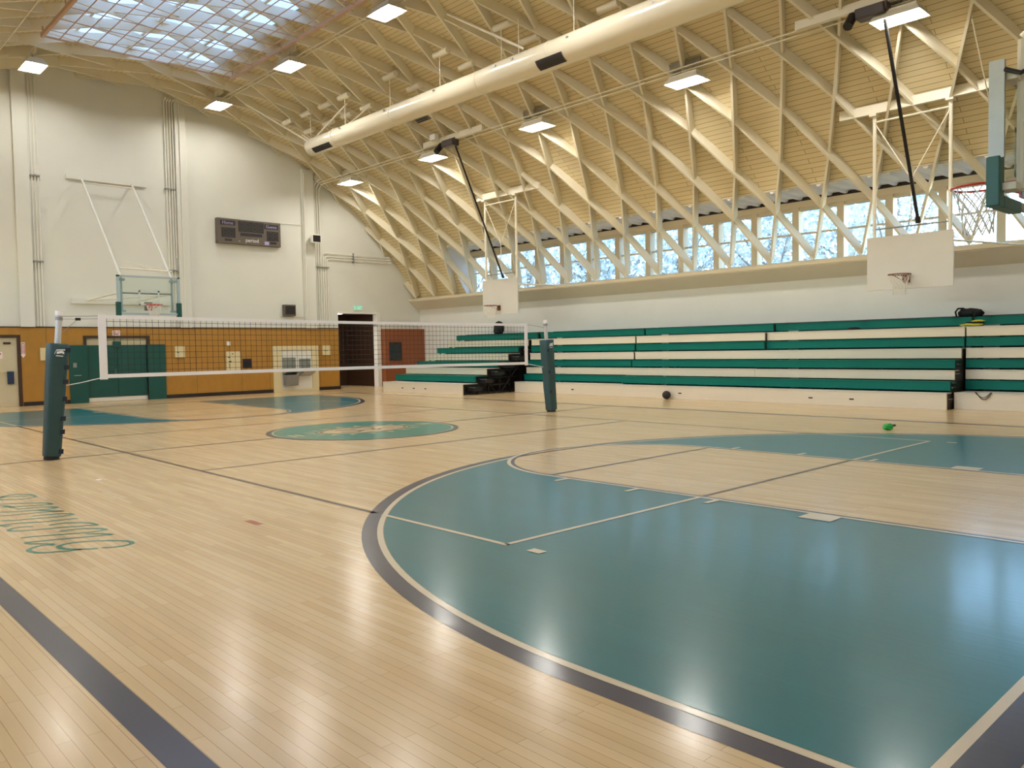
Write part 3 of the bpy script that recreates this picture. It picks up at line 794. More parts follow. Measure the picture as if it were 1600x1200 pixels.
# exit sign
ex = empty('exit_sign', (XF, 9.94, 3.28)); tag(ex, 'small green lit exit sign above the open doorway', 'exit sign')
MB().box(XF, XF + 0.05, 9.74, 10.14, 3.28, 3.49).build('sign_box', M['exitface'], ex)
text('letters', 'EXIT', 0.2, (XF + 0.053, 9.94, 3.385), WALLTXT, M['exit'], ex)
# scoreboard
sb = empty('scoreboard', (XF, 5.13, 5.65)); tag(sb, 'taupe wall scoreboard with unlit digits and the word period', 'scoreboard')
SX = XF + 0.20
MB().box(XF + 0.004, SX, 3.87, 6.40, 5.66, 6.58).build('case', M['score'], sb, bevel=0.015)
for a in ((3.99, 4.56, 6.33, 6.50), (5.72, 6.30, 6.31, 6.49)): MB().box(SX, SX + 0.008, *a).build('name_panel', M['scoreblack'], sb)
dp = [(4.03, 4.56, 5.88, 6.24), (4.69, 5.69, 6.13, 6.52), (5.82, 6.30, 5.87, 6.23), (4.76, 5.62, 5.98, 6.09), (4.15, 4.42, 5.74, 5.83), (5.95, 6.21, 5.75, 5.83)]
for a in dp: MB().box(SX, SX + 0.008, *a).build('digit_panel', M['scoreblack'], sb)
def digit(y, z, wd, ht):
    mb = MB(); t = wd * 0.16; x0, x1 = SX + 0.008, SX + 0.011
    for zz in (z, z + ht / 2 - t / 2, z + ht - t): mb.box(x0, x1, y + t, y + wd - t, zz, zz + t)
    for yy in (y, y + wd - t):
        mb.box(x0, x1, yy, yy + t, z + t, z + ht / 2 - t / 2); mb.box(x0, x1, yy, yy + t, z + ht / 2 + t / 2, z + ht - t)
    mb.build('digit', M['segment'], sb)
for y in (4.07, 4.31): digit(y, 5.91, 0.2, 0.3)
for y in (4.73, 4.96, 5.22, 5.46): digit(y, 6.17, 0.19, 0.31)
for y in (5.85, 6.07): digit(y, 5.90, 0.2, 0.3)
text('home_lettering', 'Home', 0.17, (SX + 0.011, 4.27, 6.415), WALLTXT, M['violettext'], sb)
text('guests_lettering', 'Guests', 0.16, (SX + 0.011, 6.01, 6.40), WALLTXT, M['violettext'], sb)
text('period_lettering', 'period', 0.2, (SX + 0.004, 5.22, 5.82), WALLTXT, M['scoretext'], sb)
MB().box(SX, SX + 0.006, 5.72, 5.90, 5.70, 5.83).build('maker_badge', M['violettext'], sb, bevel=0.002)
mb = MB().box(SX, SX + 0.004, 4.68, 4.74, 5.76, 5.775); mb.build('small_mark', M['scoretext'], sb)
# small shot clock
ck = empty('shot_clock', (XF, 6.74, 2.98)); tag(ck, 'small dark wall clock showing two unlit digits under the scoreboard', 'clock')
MB().box(XF, XF + 0.16, 6.47, 6.98, 3.0, 3.44).build('case', M['score'], ck, bevel=0.012)
MB().box(XF + 0.16, XF + 0.166, 6.53, 6.94, 3.06, 3.38).build('face', M['scoreblack'], ck)
SXo = SX; SX = XF + 0.158
for y in (6.56, 6.76):
    mb = MB(); wd, ht, z = 0.15, 0.26, 3.09; t = 0.025; x0, x1 = XF + 0.166, XF + 0.169
    for zz in (z, z + ht / 2 - t / 2, z + ht - t): mb.box(x0, x1, y + t, y + wd - t, zz, zz + t)
    for yy in (y, y + wd - t):
        mb.box(x0, x1, yy, yy + t, z + t, z + ht / 2 - t / 2); mb.box(x0, x1, yy, yy + t, z + ht / 2 + t / 2, z + ht - t)
    mb.build('digit', M['segment'], ck)
MB().tube([(XF + 0.03, 6.42, 3.0), (XF + 0.03, 6.42, 2.96), (XF + 0.03, 7.4, 2.97)], 0.014, 6).build('cable', M['frame'], ck)
# horn loudspeaker
sp = empty('loudspeaker', (XF + 0.14, 7.8, 5.95)); tag(sp, 'cream square loudspeaker with a black mouth on the pilaster', 'loudspeaker')
hx = XF + 0.2
mb = MB(); mb.hexa([(hx, 7.68, 5.95), (hx, 7.9, 5.95), (hx, 7.9, 6.2), (hx, 7.68, 6.2), (hx + 0.34, 7.56, 5.9), (hx + 0.34, 7.98, 5.9), (hx + 0.34, 7.98, 6.24), (hx + 0.34, 7.56, 6.24)])
mb.build('case', M['white'], sp, bevel=0.01)
MB().box(hx + 0.34, hx + 0.346, 7.61, 7.94, 5.94, 6.20).build('mouth', M['scoreblack'], sp)
MB().box(XF + 0.14, hx + 0.05, 7.74, 7.84, 6.0, 6.15).build('bracket', M['galv'], sp)

# conduits on the end wall and the roof
def conduit(pts, r, label, m='white', group='painted conduits on the end wall', clamps=()):
    o = MB().tube(pts, r * 0.9, 8).build('conduit', M[m], None, smooth=True)
    tag(o, label, 'conduit', group)
    return o
cx_ = XF + 0.06
ztop = lambda y: ZC + math.sqrt((RL) ** 2 - y * y)
GB = 'four conduits beside the middle pilaster'
for k, (y, zb) in enumerate(((2.15, 3.9), (2.24, 2.54), (2.335, 2.54), (2.42, 5.0))):
    yt = y - 0.05
    conduit([(cx_, y, zb), (cx_, y, ztop(y) - 0.05), (cx_ + 0.2, y, ztop(y) + 0.02)], 0.024,
            'slim cream conduit running up the left of the middle pilaster', group=GB)
conduit([(XF + 0.17, 2.62, 2.54), (XF + 0.17, 2.62, ztop(2.6) - 0.05)], 0.022, 'cream conduit on the face of the middle pilaster')
GL = 'three conduits beside the left pilaster'
for k, y in enumerate((-2.07, -1.98, -1.89)):
    conduit([(cx_, y, 2.54), (cx_, y, ztop(y) - 0.1)], 0.022, 'slim cream conduit rising right of the left pilaster', group=GL)
conduit([(XF + 0.17, 7.47, 2.54), (XF + 0.17, 7.47, ztop(7.5) - 0.05)], 0.026, 'cream conduit up the left face of the right pilaster')
conduit([(cx_, 6.32, 6.62), (cx_, 7.4, 6.64)], 0.014, 'thin cable conduit from scoreboard to pilaster')
GR = 'tall conduits rising right of the right pilaster'
for k, y in enumerate((8.0, 8.1, 8.2)):
    conduit([(cx_, y, 2.54), (cx_, y, ztop(y) - 0.2), (cx_ + 0.12, y + 0.05, ztop(y) - 0.02), (cx_ + 0.5, y + 0.05, ztop(y) + 0.02)], 0.024, 'tall cream conduit rising beside the right pilaster to the roof', group=GR)
GE = 'bent conduits turning towards the windows'
for k, y in enumerate((8.31, 8.41, 8.51)):
    zz = 5.58 - 0.11 * k
    conduit([(cx_, y, 2.54), (cx_, y, zz - 0.12), (cx_, y + 0.03, zz - 0.03), (cx_, y + 0.12, zz), (cx_, 11.4 + 0.04 * k, zz), (cx_ + 0.15, 11.5 + 0.04 * k, zz)], 0.022,
            'conduit %s' % ('bending right above the doorway, highest of three', 'bending right above the doorway, middle of three', 'bending right above the doorway, lowest of three')[k], group=GE)
GC = 'conduit clamps on the end wall'
for (y0, y1, z, lb) in ((7.93, 8.58, 5.0, 'clamp rail across six conduits near the loudspeaker'), (2.08, 2.48, 7.43, 'upper clamp rail on conduits of the middle pilaster'), (2.08, 2.48, 4.55, 'lower clamp rail on conduits of the middle pilaster'),
                    (-2.12, -1.84, 7.35, 'upper clamp rail on conduits of the left pilaster'), (-2.12, -1.84, 4.62, 'lower clamp rail on conduits of the left pilaster')):
    o = MB().box(XF, XF + 0.10, y0, y1, z - 0.02, z + 0.02).build('conduit_clamp', M['galv']); tag(o, lb, 'clamp', GC)
o = MB().box(XF, XF + 0.1, 9.72, 9.76, 5.26, 5.66).build('conduit_clamp', M['galv']); tag(o, 'upright clamp rail across the three level conduits', 'clamp', GC)
for y, z, lb in ((8.05, 8.44, 'thin conduit along the roof above the outer lamp row'), (8.15, 8.40, 'second thin conduit along the roof above the outer lamp row')):
    conduit([(XF + 0.3, y, ZC + math.sqrt((RL - 0.05) ** 2 - y * y)), (13.0, y, ZC + math.sqrt((RL - 0.05) ** 2 - y * y))], 0.018, lb, 'roofwood', 'conduits along the roof')
for y, lb in ((3.3, 'thin conduit along the roof above the inner lamp row'), (3.42, 'second thin conduit along the roof above the inner lamp row'), (-3.3, 'thin conduit along the roof beyond the ridge grid')):
    conduit([(XF + 0.3, y, ZC + math.sqrt((RL - 0.05) ** 2 - y * y)), (13.0, y, ZC + math.sqrt((RL - 0.05) ** 2 - y * y))], 0.018, lb, 'roofwood', 'conduits along the roof')
conduit([(XF + 0.2, 11.6, 5.5), (-9.0, 11.75, 5.62), (-3.0, 11.75, 5.62)], 0.014, 'thin line crossing the lattice feet towards the windows', 'roofwood', 'conduits along the roof')

# ------------------------------------------------------------------ lamps
def make_lamp():
    e = empty('high_bay_lamp', (0, 0, 0), False)
    # local: rim of the reflector at z = 0
    mb = MB(); W = 0.30; Lh = 0.50
    mb.box(-Lh + 0.1, Lh - 0.1, -W + 0.1, W - 0.1, 0.15, 0.19)
    for sg in (1, -1):
        mb.hexa([(-Lh, sg * W, 0.0), (Lh, sg * W, 0.0), (Lh, sg * (W - 0.015), 0.0), (-Lh, sg * (W - 0.015), 0.0),
                 (-Lh + 0.09, sg * (W - 0.09), 0.15), (Lh - 0.09, sg * (W - 0.09), 0.15), (Lh - 0.09, sg * (W - 0.105), 0.15), (-Lh + 0.09, sg * (W - 0.105), 0.15)])
        mb.hexa([(sg * Lh, -W, 0.0), (sg * Lh, W, 0.0), (sg * (Lh - 0.015), W, 0.0), (sg * (Lh - 0.015), -W, 0.0),
                 (sg * (Lh - 0.09), -W + 0.09, 0.15), (sg * (Lh - 0.09), W - 0.09, 0.15), (sg * (Lh - 0.105), W - 0.09, 0.15), (sg * (Lh - 0.105), -W + 0.09, 0.15)])
    mb.build('reflector', M['housing'], e)
    for y in (-0.15, -0.05, 0.05, 0.15):
        t = MB(); n = 5; r = 0.034
        ring = [(r * math.cos(PI + PI * k / n), r * math.sin(PI + PI * k / n)) for k in range(n + 1)]
        v0 = [(-0.38, y + a, 0.085 + b) for a, b in ring]; v1 = [(0.38, y + a, 0.085 + b) for a, b in ring]
        t.add(v0 + v1, [(k, k + 1, n + 2 + k, n + 1 + k) for k in range(n)])
        t.build('lamp_tube', M['tube'], e)
    MB().tube([(0, 0, 0.19), (0, 0, 0.36)], 0.012, 6).build('hanger', M['galv'], e)
    MB().box(-0.10, 0.10, -0.05, 0.05, 0.36, 0.41).build('junction_box', M['housing'], e)
    return e
lamp0 = None
LAMPS = []
OR = ['nearest the end wall', 'second from the end wall', 'third from the end wall', 'fourth from the end wall', 'fifth from the end wall', 'sixth from the end wall']
def put_lamp(x, y, z, label):
    global lamp0
    if lamp0 is None:
        lamp0 = make_lamp(); o = lamp0
    else: o = copy_tree(lamp0)
    o.location = (x, y, z); tag(o, label, 'lamp', 'hanging high bay lamps')
    LAMPS.append(o)
for i, x in enumerate((-13.28, -8.1, -3.15, 2.05, 7.09)):
    put_lamp(x, 8.2, 8.0, 'bright hanging lamp in the row nearest the windows, %s' % OR[i])
    o = MB().box(-0.62, 0.40, -0.02, 0.02, 0.36, 0.56).build('mount_board', M['roofwood'], LAMPS[-1])
    o.matrix_parent_inverse = Matrix.Identity(4)
for i, x in enumerate((-13.7, -8.62, -3.55, 1.5, 6.6)):
    put_lamp(x, 3.27, 10.08, 'bright hanging lamp beside the skylight on the duct side, %s' % OR[i])
for i, (x, y) in enumerate(((-13.45, -2.42), (-3.5, -3.3), (1.5, -3.3), (6.6, -3.3))):
    put_lamp(x, y, 10.06, 'bright hanging lamp on the far side of the skylight, %s' % OR[i])
for i, x in enumerate((-13.28, -8.1, -3.1, 2.0, 7.1)):
    put_lamp(x, -8.2, 8.0, 'bright hanging lamp over the opposite side line, %s' % OR[i])

# ------------------------------------------------------------------ duct
du = empty('air_duct', (-11.3, 5.45, 8.55)); tag(du, 'long round cream air duct hung under the roof', 'duct')
MX = Matrix.Translation((0, 5.45, 8.55)) @ Matrix.Rotation(PI / 2, 4, 'Y')
prof = [(0.06, -11.36), (0.24, -11.34), (0.28, -11.28), (0.285, -9.6), (0.295, -6.3), (0.30, -2.4), (0.325, -1.6), (0.33, 1.0), (0.345, 1.8), (0.345, 14.6)]
MB().lathe(prof, 40, MX).build('duct_tube', M['duct'], du, smooth=True)
for x in (-6.3, -2.4, 1.8, 0.15, -9.6):
    r = 0.31 if x < -2 else 0.34
    MB().lathe([(r - 0.02, x - 0.02), (r, x - 0.01), (r, x + 0.01), (r - 0.02, x + 0.02)], 40, MX, cap=False).build('duct_band', M['duct'], du, smooth=True)
def grille(x0, x1, r, a0, a1):
    mb = MB(); n = 6; ms = MB()
    for i in range(n):
        t0 = a0 + (a1 - a0) * i / n; t1 = a0 + (a1 - a0) * (i + 1) / n
        P = lambda x, t, rr: (x, 5.45 + rr * math.sin(t), 8.55 + rr * math.cos(t))
        mb.hexa([P(x0, t0, r - 0.02), P(x1, t0, r - 0.02), P(x1, t1, r - 0.02), P(x0, t1, r - 0.02), P(x0, t0, r + 0.012), P(x1, t0, r + 0.012), P(x1, t1, r + 0.012), P(x0, t1, r + 0.012)])
    g = mb.build('grille', M['grille'], du)
    k = 0; x = x0 + 0.04
    while x < x1 - 0.03:
        for i in range(n):
            t0 = a0 + (a1 - a0) * (i + 0.08) / n; t1 = a0 + (a1 - a0) * (i + 0.92) / n
            ms.hexa([P(x, t0, r), P(x + 0.018, t0, r), P(x + 0.018, t1, r), P(x, t1, r), P(x, t0, r + 0.016), P(x + 0.018, t0, r + 0.016), P(x + 0.018, t1, r + 0.016), P(x, t1, r + 0.016)])
        x += 0.045
    ms.build('slot', M['grilleslot'], g)
grille(-10.85, -9.75, 0.287, PI + 0.35, PI + 1.05)
grille(-0.15, 0.70, 0.335, PI + 0.35, PI + 1.15)
for x in (-11.2, -9.0, -6.5, -4.1, -1.58, -0.95, 0.9, 3.3):
    z0 = 8.55 + 0.30
    zt = ZC + math.sqrt(RL ** 2 - 5.45 ** 2) + 0.03
    MB().tube([(x, 5.38, 8.72), (x, 5.38, zt)], 0.012, 6).build('hanger_rod', M['steelwhite'], du)
    MB().box(x - 0.03, x + 0.03, 5.12, 5.16, 8.66, 8.70).build('hanger_clip', M['galv'], du)
for a, b in (((-11.2, 5.25, 8.72), (-12.9, 3.9, 10.1)), ((-11.2, 5.35, 8.76), (-12.9, 6.0, 9.4)), ((-11.1, 5.45, 8.8), (-9.2, 5.6, 9.6)), ((-9.6, 5.6, 8.8), (-8.6, 6.0, 9.4)), ((-0.6, 5.2, 8.85), (-2.4, 4.3, 10.0))):
    MB().tube([a, b], 0.03, 8).build('brace', M['steelwhite'], du)
# short round blocks between the beams, where the hangers are fixed
blk0 = None
nb = 0
def block(x, s, label):
    global blk0
    y, z = cyl(0, s, RL - 0.02)[1:]
    o = MB().tube([(x - 0.30, y, z), (x + 0.30, y, z)], 0.085, 12).build('roof_block', M['roofwood'], None, smooth=True)
    tag(o, label, 'block', 'short round blocks in the roof above the duct')
for i, x in enumerate((-12.7, -11.4, -10.2, -9.0, -6.45, -4.0, -1.5, 1.1)):
    block(x, 5.48, 'short round cream block in the upper row over the duct, %s from the end wall' % ORD[i])
    block(x + 0.3, 6.2, 'short round cream block in the lower row over the duct, %s from the end wall' % ORD[i])
# roof vents
for x, s, m_, lb in ((-13.05, 5.75, 'ventgreen', 'dark green louvred vent in the roof by the duct end'), (-7.6, 7.5, 'galv', 'grey vent panel in the roof above the far hoist motor')):
    mb = MB()
    mb.hexa([cyl(x - 0.32, s - 0.2, RD - 0.05), cyl(x + 0.32, s - 0.2, RD - 0.05), cyl(x + 0.32, s + 0.2, RD - 0.05), cyl(x - 0.32, s + 0.2, RD - 0.05),
             cyl(x - 0.32, s - 0.2, RD), cyl(x + 0.32, s - 0.2, RD), cyl(x + 0.32, s + 0.2, RD), cyl(x - 0.32, s + 0.2, RD)])
    o = mb.build('roof_vent', M[m_]); tag(o, lb, 'vent')
    ms = MB()
    for k in range(5):
        ss = s - 0.16 + 0.075 * k
        ms.hexa([cyl(x - 0.28, ss, RD - 0.07), cyl(x + 0.28, ss, RD - 0.07), cyl(x + 0.28, ss + 0.04, RD - 0.05), cyl(x - 0.28, ss + 0.04, RD - 0.05),
                 cyl(x - 0.28, ss, RD - 0.06), cyl(x + 0.28, ss, RD - 0.06), cyl(x + 0.28, ss + 0.05, RD - 0.04), cyl(x - 0.28, ss + 0.05, RD - 0.04)])
    ms.build('louvre', M['black'], o)

# ------------------------------------------------------------------ guard grid under the skylight
gg = empty('guard_grid', (-11.3, 0, 10.3)); tag(gg, 'flat grid of thin pinkish bars hung under the ridge skylight', 'guard grid')
GX0, GX1, GY, GZ = -11.3, 12.0, 2.67, 10.30
for y in (-GY, GY):
    MB().box(GX0, GX1, y - 0.04, y + 0.04, GZ - 0.05, GZ + 0.05).build('edge_rail', M['grid'], gg)
for x in (GX0, GX1):
    MB().box(x - 0.02, x + 0.02, -GY, GY, GZ - 0.02, GZ + 0.02).build('end_rail', M['grid'], gg)
mb = MB(); y = -GY + 0.42
while y < GY - 0.1:
    mb.box(GX0, GX1, y - 0.010, y + 0.010, GZ - 0.010, GZ + 0.010); y += 0.42
mb.build('long_bar', M['grid'], gg)
mb = MB(); x = GX0 + 0.6
while x < GX1 - 0.1:
    mb.box(x - 0.008, x + 0.008, -GY, GY, GZ - 0.02, GZ - 0.004); x += 0.95
mb.build('cross_bar', M['grid'], gg)
for x in (-11.2, -9.0, -6.7, -4.0, -1.4, 1.2):
    for y in (-GY, GY):
        MB().tube([(x, y, GZ), (x, y, ZC + math.sqrt(RL ** 2 - y * y) + 0.05)], 0.02, 6).build('hanger', M['grid'], gg)

# ------------------------------------------------------------------ bleachers
TIERS = [(0.0, 0.38), (0.42, 0.63), (0.655, 0.88), (0.918, 1.12), (1.145, 1.385), (1.422, 1.63), (1.655, 1.885), (1.92, 2.12)]
def bleacher(x0, x1, ys, label, left_open=False, right_open=False, shift=None):
    e = empty('bleacher', ((x0 + x1) / 2, ys[0], 0)); tag(e, label, 'bleacher', 'telescoping bleacher sections')
    for i, ((z0, z1), y) in enumerate(zip(TIERS, ys)):
        white = i % 2 == 0
        xa, xb = (x0, x1) if shift is None else (x0 + shift[i][0], x1 + shift[i][1])
        MB().box(xa, xb, y, y + 0.045, z0 + (0.0 if i == 0 else 0.0), z1 - 0.02).build('riser_board' if white else 'seat_board', M['bwhite'] if white else M['bgreen'], e, bevel=0.006)
        yn = ys[i + 1] + 0.10 if i < 7 else 12.95
        yn = max(yn, y + 0.3)
        MB().box(xa, xb, y - 0.012, min(yn, 13.1), z1 - 0.02, z1).build('tread', M['btread'] if white else M['bgreen'], e)
    # dark steel understructure
    xs = [x0 + 0.05, x0 + (x1 - x0) / 3, x0 + 2 * (x1 - x0) / 3, x1 - 0.05]
    for x in xs:
        fr = MB()
        for i in range(8):
            y = ys[i] + 0.10
            fr.box(x - 0.025, x + 0.025, y, y + 0.05, 0, TIERS[i][1] - 0.03)
        for i in range(7):
            ya, yb = ys[i] + 0.12, 13.1
            zz = TIERS[i][1] - 0.06
            fr.box(x - 0.02, x + 0.02, ya, yb, zz - 0.04, zz)
        fr.box(x - 0.03, x + 0.03, ys[0] + 0.05, 13.1, 0.02, 0.07)
        if ys[7] - ys[0] > 3:
            fr.tube([(x, ys[0] + 0.25, 0.08), (x, ys[3] + 0.25, TIERS[3][1] - 0.2)], 0.018, 6)
            fr.tube([(x, ys[3] + 0.25, 0.08), (x, ys[6] + 0.25, TIERS[6][1] - 0.2)], 0.018, 6)
        fr.build('support_frame', M['black'], e)
    bk = MB().box(x0 + 0.4, x1 - 0.4, 12.95, 13.0, 0, 2.0)
    poly = [(ys[0] + 0.06, 0.0)]
    for i in range(8):
        poly += [(ys[i] + 0.06, TIERS[i][1] - 0.025)] + ([(ys[i + 1] + 0.06, TIERS[i][1] - 0.025)] if i < 7 else [])
    poly += [(13.1, 2.09), (13.1, 0.0)]
    clean = [poly[0]]
    for q in poly[1:]:
        if abs(q[0] - clean[-1][0]) + abs(q[1] - clean[-1][1]) > 1e-4: clean.append(q)
    for xx in ((x0 + 0.006, x1 - 0.006) if ys[7] - ys[0] < 3 else (x0 + 0.45, x1 - 0.45)):
        bk.prism(clean, 0, xx - 0.005, xx + 0.005)
    bk.build('dust_panel', M['darkbase'], e)
    return e
YA = [8.72, 9.30, 9.81, 10.34, 10.85, 11.37, 11.88, 12.39]
YB = [10.88, 11.36, 11.48, 11.55, 11.68, 11.74, 11.76, 12.24]
YC = [10.79, 11.00, 11.24, 11.54, 11.70, 11.76, 11.78, 12.26]
YD = [10.75, 10.97, 11.25, 11.28, 11.69, 11.89, 11.91, 12.40]
YE = [11.10, 11.84, 11.85, 11.86, 11.87, 11.88, 11.89, 12.40]
A = bleacher(-12.17, -7.43, YA, 'fully extended bleacher section next to the red brown partition')
for k, (y, z) in enumerate(((8.98, 0.26), (9.50, 0.52), (10.02, 0.77), (10.54, 1.02), (11.05, 1.27), (11.6, 1.52))):
    st = MB().box(-7.43, -7.16, y, y + 0.42, z - 0.14, z - 0.012).build('aisle_step', M['black'], A)
    MB().box(-7.43, -7.16, y - 0.01, y + 0.10, z - 0.012, z).build('nosing', M['silver'], st)
MB().tube([(-7.43, 9.1, 0.12), (-7.43, 10.2, 0.62)], 0.02, 6).tube([(-7.43, 10.2, 0.1), (-7.43, 9.6, 0.6)], 0.02, 6).build('end_brace', M['black'], A)
B = bleacher(-7.13, -2.43, YB, 'closed bleacher section right behind the far net post')
C_ = bleacher(-2.38, 2.10, YC, 'closed bleacher section with the black ball in front')
D_ = bleacher(2.10, 7.16, YD, 'closed bleacher section under the side basket, left of the dark slot')
E_ = bleacher(7.20, 12.3, YE, 'closed bleacher section right of the dark slot with a cord hanging')
for k, (y, z) in enumerate(((10.85, 0.24), (11.05, 0.50), (11.1, 0.60), (11.33, 0.80), (11.4, 1.02))):
    st = MB().box(7.16, 7.19, y, y + 0.2, z - 0.05, z - 0.012).build('end_bracket', M['black'], D_)
    MB().box(7.16, 7.192, y - 0.005, y + 0.2, z - 0.012, z).build('nosing', M['silver'], st)
# hand holes in the bottom boards
for b_, xs, y in ((A, (-10.9, -10.2, -9.5), YA[0]), (B, (-4.35,), YB[0]), (C_, (-0.05,), YC[0]), (D_, (3.95, 5.0), YD[0])):
    mb = MB()
    for x in xs: mb.box(x - 0.055, x + 0.055, y - 0.003, y + 0.01, 0.155, 0.19)
    mb.build('hand_hole', M['black'], b_)
# top rail
for b_, x0, x1 in ((A, -12.17, -7.43), (B, -7.13, -2.43), (C_, -2.38, 2.1), (D_, 2.1, 7.16), (E_, 7.20, 12.3)):
    mb = MB().box(x0, x1, 12.9, 12.93, 2.13, 2.16)
    x = x0 + 0.3
    while x < x1:
        mb.box(x - 0.06, x + 0.06, 12.3, 12.93, 2.118, 2.135); x += 1.1
    mb.build('top_rail', M['black'], b_)

# things on and by the bleachers
def blob(name, m, c, rx, ry, rz, seed, n=14, amp=0.18, sq=2.0):
    rnd = random.Random(seed); mb = MB(); rows = []
    ph = [rnd.uniform(0, 6.28) for _ in range(8)]
    for i in range(n + 1):
        v = -PI / 2 + PI * i / n
        for k in range(2 * n):
            u = 2 * PI * k / (2 * n)
            d = 1 + amp * (math.sin(3 * u + ph[0]) * math.cos(2 * v + ph[1]) * 0.5 + math.sin(5 * u + ph[2] + 3 * v) * 0.3 + math.sin(7 * v + ph[3] + u) * 0.2)
            cu, su, cv, sv = math.cos(u), math.sin(u), math.cos(v), math.sin(v)
            f = lambda t: math.copysign(abs(t) ** (2 / sq), t)
            mb.v.append((c[0] + rx * d * f(cu) * f(cv), c[1] + ry * d * f(su) * f(cv), max(c[2] + rz * d * f(sv), c[2] - rz)))
    W = 2 * n
    for i in range(n):
        for k in range(W):
            mb.f.append((i * W + k, i * W + (k + 1) % W, (i + 1) * W + (k + 1) % W, (i + 1) * W + k))
    return mb
bg = empty('backpack', (-9.8, 12.6, 2.12)); tag(bg, 'black rounded backpack standing on the extended bleacher top', 'backpack')
blob('b', None, (-9.8, 12.62, 2.37), 0.25, 0.14, 0.255, 3, amp=0.05, sq=2.4).build('bag_body', M['blackcloth'], bg, smooth=True)
blob('b', None, (-9.8, 12.48, 2.26), 0.15, 0.06, 0.12, 5, amp=0.05, sq=3).build('front_pocket', M['blackcloth'], bg, smooth=True)
MB().tube([(-9.84, 12.6, 2.59), (-9.82, 12.6, 2.64), (-9.78, 12.6, 2.64), (-9.76, 12.6, 2.59)], 0.012, 6).build('grab_handle', M['blackcloth'], bg, smooth=True)
db = empty('duffel_bag', (7.0, 12.6, 2.12)); tag(db, 'black slouched duffel bag with a loop handle on the bleacher top', 'bag')
blob('b', None, (7.04, 12.62, 2.22), 0.25, 0.14, 0.10, 11, amp=0.22, sq=2.6).build('bag_body', M['blackcloth'], db, smooth=True)
blob('b', None, (7.22, 12.58, 2.21), 0.13, 0.12, 0.085, 12, amp=0.25, sq=2.6).build('bag_flap', M['blackcloth'], db, smooth=True)
MB().tube([(6.79, 12.52, 2.13), (6.77, 12.48, 2.25), (6.83, 12.48, 2.33), (6.94, 12.5, 2.33), (7.0, 12.52, 2.27)], 0.022, 8).build('handle', M['blackcloth'], db, smooth=True)
MB().tube([(7.22, 12.43, 2.2), (7.22, 12.34, 2.14), (7.22, 12.33, 2.0), (7.23, 12.32, 1.93)], 0.014, 6).build('strap', M['blackcloth'], db, smooth=True)
yj = empty('folded_jacket', (7.28, 12.12, 1.89)); tag(yj, 'yellow and black folded jacket lying below the duffel bag', 'jacket')
blob('b', None, (7.25, 12.12, 1.925), 0.25, 0.12, 0.035, 21, amp=0.2).build('yellow_fold', M['yellow'], yj, smooth=True)
blob('b', None, (7.30, 12.13, 1.975), 0.2, 0.1, 0.02, 22, amp=0.2).build('black_fold', M['blackcloth'], yj, smooth=True)
blob('b', None, (7.38, 12.12, 2.01), 0.13, 0.08, 0.025, 23, amp=0.3).build('yellow_top', M['yellow'], yj, smooth=True)
fb = empty('folded_cloth', (4.45, 12.14, 1.885)); tag(fb, 'flat black folded cloth lying on an upper bleacher row', 'cloth')
blob('b', None, (4.45, 12.14, 1.92), 0.17, 0.1, 0.035, 31, amp=0.2).build('cloth_body', M['blackcloth'], fb, smooth=True)
blob('b', None, (4.62, 12.12, 1.90), 0.08, 0.06, 0.015, 32, amp=0.2).build('cloth_end', M['blackcloth'], fb, smooth=True)
cd = MB()
for k, (dz, xo) in enumerate(((0.12, 0.0), (0.16, 0.02))):
    cd.tube([(7.64 + xo + 0.32 * t, 11.075, 0.40 - dz * math.sin(PI * t)) for t in [i / 16 for i in range(17)]], 0.008, 6)
o = cd.build('hanging_cord', M['black'], None, smooth=True); tag(o, 'black cord hanging in a loop over the lowest bleacher board', 'cord')
ba = empty('ball', (-0.40, 10.62, 0)); tag(ba, 'black ball lying against the lowest bleacher board', 'ball')
bl = MB(); pr = [(0.122 * math.cos(t), 0.122 + 0.122 * math.sin(t)) for t in [-PI / 2 + 0.02 + (PI - 0.04) * i / 22 for i in range(23)]]
bl.lathe(pr, 32, Matrix.Translation((-0.40, 10.62, 0))).build('ball_skin', M['rubber'], ba, smooth=True)
sm_ = MB()
for rot in (Matrix.Rotation(0.5, 4, 'X'), Matrix.Rotation(1.7, 4, 'X'), Matrix.Rotation(1.2, 4, 'Y')):
    sm_.tube([Matrix.Translation((-0.40, 10.62, 0.122)) @ rot @ Vector((0.1215 * math.cos(t), 0.1215 * math.sin(t), 0)) for t in [2 * PI * i / 32 for i in range(32)]], 0.003, 5, closed=True)
sm_.build('seam', M['black'], ba)
gt = empty('green_toy', (7.87, 5.77, 0)); tag(gt, 'small bright green crumpled object lying on the floor past the green area', 'toy')
blob('b', None, (7.86, 5.77, 0.055), 0.085, 0.07, 0.055, 41, amp=0.35).build('body', M['greencloth'], gt, smooth=True)
blob('b', None, (7.95, 5.82, 0.085), 0.03, 0.03, 0.02, 42, amp=0.2).build('dark_cap', M['ventgreen'], gt, smooth=True)
o = MB().box(2.70, 2.80, -5.72, -5.66, 0.0, 0.004).build('paper_scrap', M['paper']); tag(o, 'small white paper scrap lying on the bare floor', 'paper')

